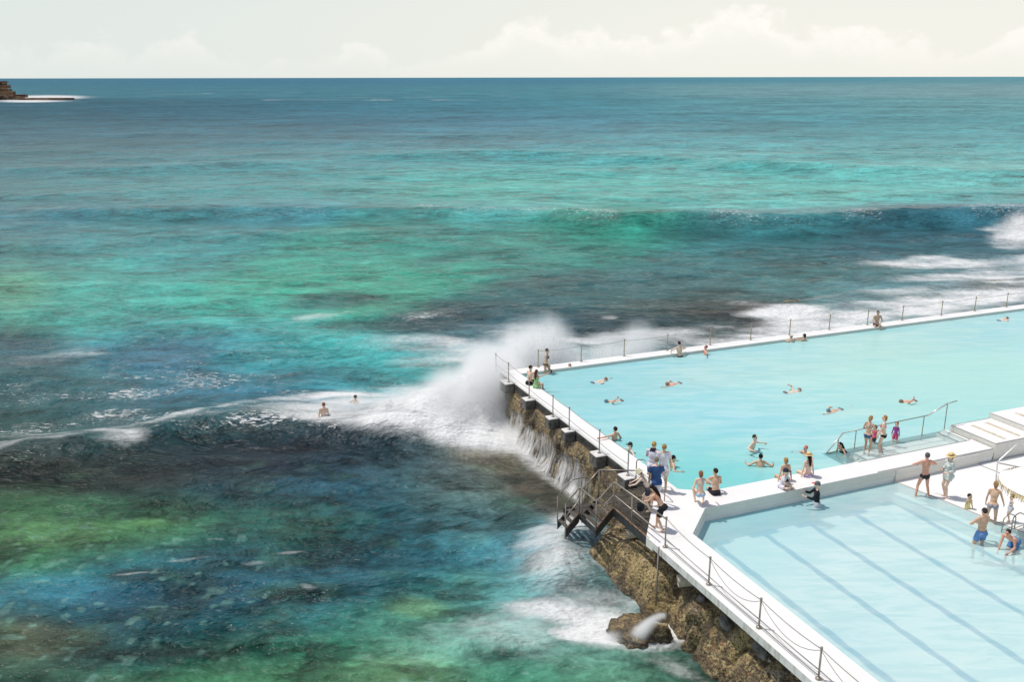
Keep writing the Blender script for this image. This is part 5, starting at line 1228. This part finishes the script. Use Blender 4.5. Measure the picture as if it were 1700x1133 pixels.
person('woman in blue bikini standing in the shallows facing the woman in red', P(1437, 757, LZ), RIGHT - 15, 'phone', 1.66, 'tan', 'f', (176, 138, 92), 1, [('top', (96, 124, 150)), ('bottom', (76, 104, 140))], over=dict(hL=(-.1, .22, 1.05), hR=(.12, .24, 1.12)))
person('woman in red bikini top and black briefs standing in the shallows', P(1462, 758, LZ), LEFT + 50, 'stand', 1.70, 'fair', 'f', (170, 130, 88), 1, [('top', (214, 46, 44)), ('bottom', (34, 32, 36))], over=dict(hL=(-.20, .2, .84), hR=(.22, .16, 1.0)))
person('small child in pink top between the two women in bikinis', P(1449, 747, LZ - .05), LEFT, 'stand', 1.0, 'tan', 'f', (78, 52, 40), 1, [('tee', (236, 100, 128)), ('shorts', (50, 56, 74))], child=True)
person('toddler in purple swimsuit right of the woman in red', P(1484, 744, LZ - .02), NEAR + 60, 'stand', 1.05, 'fair', 'f', (140, 104, 70), 1, [('rash', (170, 84, 160)), ('shorts', (206, 90, 130))], child=True)
# lower deck and paddling pool
person('thin man in black trunks standing legs apart at the shallow pool edge', P(1530, 830, -.62), FAR + 20, 'hips', 1.80, 'red', 'm', (92, 92, 96), 0, [('briefs', (48, 54, 58))], over=dict(hL=(-.22, .28, 1.2), hR=(.22, .28, 1.2), fL=(-.24, 0, .07), fR=(.24, 0, .07)), build=.95)
person('woman in straw hat and white beach robe standing on the lower deck', P(1569, 827, -.5), LEFT + 10, 'stand', 1.68, 'fair', 'f', (96, 70, 50), 1, [('dress', (206, 212, 208))], hat=('straw', (236, 206, 148)), over=dict(hL=(-.14, .2, 1.05), hR=(.14, .22, 1.08)))
person('small child in yellow swimsuit sitting at the shallow pool edge', P(1605, 851, -.62), NEAR + 10, 'kneel', 1.10, 'tan', 'f', (64, 50, 44), 0, [('one', (232, 226, 160))], child=True, over=dict(pel=(0, 0, .2), hL=(-.26, .1, .12), hR=(.26, .1, .12), lean=4))
person('woman in grey bikini bottom bending slightly at the pool edge, hand towards the toddler', P(1642, 879, -.72), FAR + 50, 'reach', 1.72, 'tan', 'f', (150, 118, 84), 1, [('top', (226, 206, 186)), ('bottom', (160, 158, 168))])
person('heavy man in bright blue shorts standing in the shallow pool', P(1626, 905, KIDZ) - Vector((0, 0, .52)), FAR + 6, 'hips', 1.80, 'tan', 'm', (58, 54, 58), 0, [('trunks', (112, 150, 204))], build=1.16, over=dict(hL=(-.16, .26, 1.12), hR=(.16, .26, 1.12)))
person('toddler in blue and white swimsuit by the hoop rails', P(1674, 868, -.5), LEFT + 30, 'stand', .98, 'fair', 'f', (130, 90, 64), 0, [('one', (150, 176, 214), 'stripe', (236, 238, 240)), ('skirt', (206, 214, 226))], child=True)
person('sunburnt bather in blue bending forward in the water below the hoop rails', P(1680, 912, KIDZ) - Vector((0, 0, .62)), LEFT - 10, 'bend', 1.72, 'red', 'm', (58, 48, 46), 0, [('trunks', (84, 132, 188))])
# lap swimmers
for i, (px, py, dr, pz, lab) in enumerate(((985, 636, 1, 'crawl', 'pale lap swimmer closest to the pool corner'), (1030, 666, -1, 'crawl2', 'lap swimmer trailing legs, second lane from the corner'), (1127, 637, -1, 'crawl', 'lap swimmer with splash, alone in the far middle lane'), (1305, 653, 1, 'crawl2', 'lap swimmer heading right across the middle of the pool'),
        (1394, 681, -1, 'crawl', 'lap swimmer with white wake in the near lane'), (1517, 667, -1, 'crawl2', 'lap swimmer off the end of the handrail'), (1659, 534, 1, 'crawl', 'lap swimmer by the far wall at the right edge'))):
    person(lab, P(px, py, Wt) + Vector((0, 0, .0)), (RIGHT if dr > 0 else LEFT) + (6 if i % 2 else -5), pz, 1.76, ('fair', 'tan', 'red')[i % 3], 'm', ((150, 120, 100), (120, 150, 170), (160, 124, 104))[i % 3], 0, [('briefs', ((110, 130, 150), (120, 120, 124))[i % 2])])
# two people in the breaking wave
person('man seen from behind thigh deep in the breaking wave', P(538, 716, SEA) - Vector((0, 0, .30)), -30, 'stand', 1.78, 'fair', 'm', (150, 96, 70), 0, [('trunks', (140, 80, 66))], over=dict(side=6))
person('head and shoulders of a second bather in the foam behind the breaking wave', P(588, 680, SEA) - Vector((0, 0, .98)), 40, 'tread', 1.76, 'olive', 'm', (70, 56, 52), 0, [('trunks', (60, 60, 70))])
# sandals and bag by the stair
bg_ = thing('shoulder_bag', 'black shoulder bag hanging by the stair rail', 'bag', W(-2.3, 14.35, .35))
q = W(-2.3, 14.35, .35); m = MB(); m.ell(q, (.13, .07, .16), None, 14, 10); m.build('pouch', cloth((40, 44, 54)), bg_, True); m = MB(); m.tube([q + Vector((-.1, 0, .1)), q + Vector((-.06, 0, .36)), q + Vector((.06, 0, .36)), q + Vector((.1, 0, .1))], .012, 6); m.build('strap', cloth((34, 34, 38)), bg_, True)

# ---------------------------------------------------------------- spray thrown up where the swell meets the wall
def spray(name, label, lobes, dens, ns, seed=0, clear=None):
    """a cloud of fine droplets: lobes = (centre, radii); density thins out from each lobe's middle"""
    mb = MB()
    for c, r in lobes: mb.ell(c, tuple(x * 1.55 for x in r), None, 20, 14)
    me = remeshed(mb, min(.14, max(.05, lobes[0][1][0] * .5)), 2)
    m = bpy.data.materials.new('fine_spray'); m.use_nodes = True; t = m.node_tree; t.nodes.clear(); o = t.nodes.new('ShaderNodeOutputMaterial')
    v = objco(t); tot = None
    for c, r in lobes:
        s_ = t.nodes.new('ShaderNodeVectorMath'); s_.operation = 'SUBTRACT'; t.links.new(v, s_.inputs[0]); s_.inputs[1].default_value = tuple(c)
        d = t.nodes.new('ShaderNodeVectorMath'); d.operation = 'DIVIDE'; t.links.new(s_.outputs[0], d.inputs[0]); d.inputs[1].default_value = tuple(r)
        q = t.nodes.new('ShaderNodeVectorMath'); q.operation = 'DOT_PRODUCT'; t.links.new(d.outputs[0], q.inputs[0]); t.links.new(d.outputs[0], q.inputs[1])
        e = mth(t, 'EXPONENT', mth(t, 'MULTIPLY', q.outputs['Value'], -1.6)); tot = e if tot is None else mth(t, 'MAXIMUM', tot, e)
    mp = objco(t, ns); n = noise(t, mp, 1.6, 4, .6, .4)
    dn = mth(t, 'MULTIPLY', mth(t, 'POWER', mth(t, 'MAXIMUM', mth(t, 'SUBTRACT', tot, .03), 0.0), 1.25), mrange(t, n, .25, .75, .45, 1.35))
    dn = mth(t, 'MULTIPLY', dn, dens)
    p = t.nodes.new('ShaderNodeVolumePrincipled'); p.inputs['Color'].default_value = (.995, .995, .995, 1); p.inputs['Anisotropy'].default_value = 0.0
    t.links.new(dn, p.inputs['Density']); t.links.new(p.outputs[0], o.inputs['Volume'])
    ob = link(name, me, m); tag(ob, label, None, None, 'stuff'); return ob
cy.volume_step_rate = 1.0; cy.volume_max_steps = 96; cy.volume_bounces = 28; cy.max_bounces = 28
def S(u, v, z): return tuple(W(u, v, z))
spray('wave_spray', 'tall white spray of the breaking wave beside the upper sea wall corner',
      [(S(-1.7, -1.7, -.6), (1.3, 1.9, 1.6)), (S(-3.2, -1.8, -1.1), (1.6, 1.9, 1.35)), (S(-5.0, -2.4, -1.8), (2.1, 1.7, 1.0)), (S(-7.6, -4.0, -2.1), (2.4, 1.4, .6)), (S(-1.5, 1.2, -2.2), (.9, 1.7, .5)), (S(-1.0, -3.2, -.5), (1.3, 1.5, 1.5))], 5.0, (1, 1, .45))
spray('wave_spray', 'burst of white spray rising behind the far pool corner',
      [(S(1.2, -3.9, -.3), (1.3, 1.2, 1.8)), (S(2.7, -4.2, -.3), (1.4, 1.2, 1.9)), (S(.2, -2.9, -.5), (1.0, .9, .8)), (S(3.9, -4.0, -1.2), (1.0, 1.0, 1.4))], 6.0, (1, 1, .4))
spray('wave_spray', 'thin veil of white spray behind the far pool wall, right of the taller burst',
      [(S(6.6, -4.0, -.9), (1.6, 1.1, 1.3)), (S(8.3, -4.1, -.6), (1.2, 1.1, 1.5)), (S(5.2, -3.8, -1.4), (1.3, 1.0, 1.0))], 3.0, (1, 1, .5))
def arcs(name, label, n, src, aim, spd, seed, rad=.011):
    """fine droplets drawn out along their flight"""
    rr = random.Random(seed); mb = MB(); along = []
    for i in range(n):
        p = Vector(src(rr)); v = Vector(aim(rr)) * rr.uniform(*spd); t0 = rr.uniform(0, .35); t1 = t0 + rr.uniform(.25, .6); pts = []
        for k in range(9):
            q = t0 + (t1 - t0) * k / 8; pts.append(p + v * q + Vector((0, 0, -4.9 * q * q)))
        if pts[-1].z < SEA - .3 and pts[0].z < SEA: continue
        mb.tube(pts, rr.uniform(.5, 1.3) * rad, 3, False); along += [1 - abs(2 * k / 8 - 1) for k in range(9) for _ in range(3)]
    me = mb.mesh(name); m, t, p, o = newmat('droplet_streaks'); at = t.nodes.new('ShaderNodeAttribute'); at.attribute_name = 'along'
    setc(t, p, 'Base Color', (.86, .86, .86)); p.inputs['Roughness'].default_value = .6; setc(t, p, 'Alpha', mth(t, 'MULTIPLY', at.outputs['Fac'], .42))
    av = me.attributes.new('along', 'FLOAT', 'POINT'); av.data.foreach_set('value', along); o = link(name, me, m, None, True); tag(o, label, None, None, 'stuff')
arcs('spray_streaks', 'fine streaks of flying droplets over the breaking wave at the wall corner', 900, lambda r: S(r.uniform(-3.5, -1.3), r.uniform(-3, .5), SEA + r.uniform(0, .8)), lambda r: (r.uniform(-1.0, .15), r.uniform(-.4, .5), r.uniform(.4, 1.4)), (1.5, 3.8), 3, .006)
arcs('spray_streaks', 'fine droplet arcs of the spray burst behind the far pool corner', 700, lambda r: S(r.uniform(.8, 3.4), r.uniform(-4.4, -3.2), -1.0 + r.uniform(0, .8)), lambda r: (r.uniform(-.5, .6), r.uniform(-.3, .3), r.uniform(.8, 1.5)), (2.0, 4.6), 5, .006)
arcs('spray_streaks', 'faint droplet arcs behind the far pool wall', 350, lambda r: S(r.uniform(5.5, 9.0), r.uniform(-4.4, -3.4), -1.5 + r.uniform(0, .8)), lambda r: (r.uniform(-.6, .6), r.uniform(-.3, .3), r.uniform(.6, 1.4)), (1.8, 4.2), 7, .006)

spray('mist', 'pale mist over the surging water below the sea stair', [(tuple(P(925, 915, SEA + .3)), (1.3, 1.1, .5)), (tuple(P(975, 905, SEA + .4)), (1.0, 1.0, .5)), (tuple(P(945, 985, SEA + .1)), (1.6, 1.5, .35)), (tuple(P(870, 1030, SEA + .1)), (1.6, 1.0, .25))], .9, (1, 1, 1))
ja = P(1100, 1024, -1.5); jb = P(1056, 1060, SEA + .15); jl = []
for i in range(11):
    k = i / 10; q = ja.lerp(jb, k); q.z = ja.z + (jb.z - ja.z) * k ** 1.6; jl.append((tuple(q), (.11 + .16 * k, .11 + .16 * k, .10 + .08 * k)))
for (px, py, r_) in ((1022, 1061, .42),): jl.append((tuple(P(px, py, SEA + .05)), (r_, r_ * .6, .16)))
spray('water_jet', 'soft white water pouring off the rock beside the low orange rock', jl, 20.0, (1, 1, 1))
build_sea()
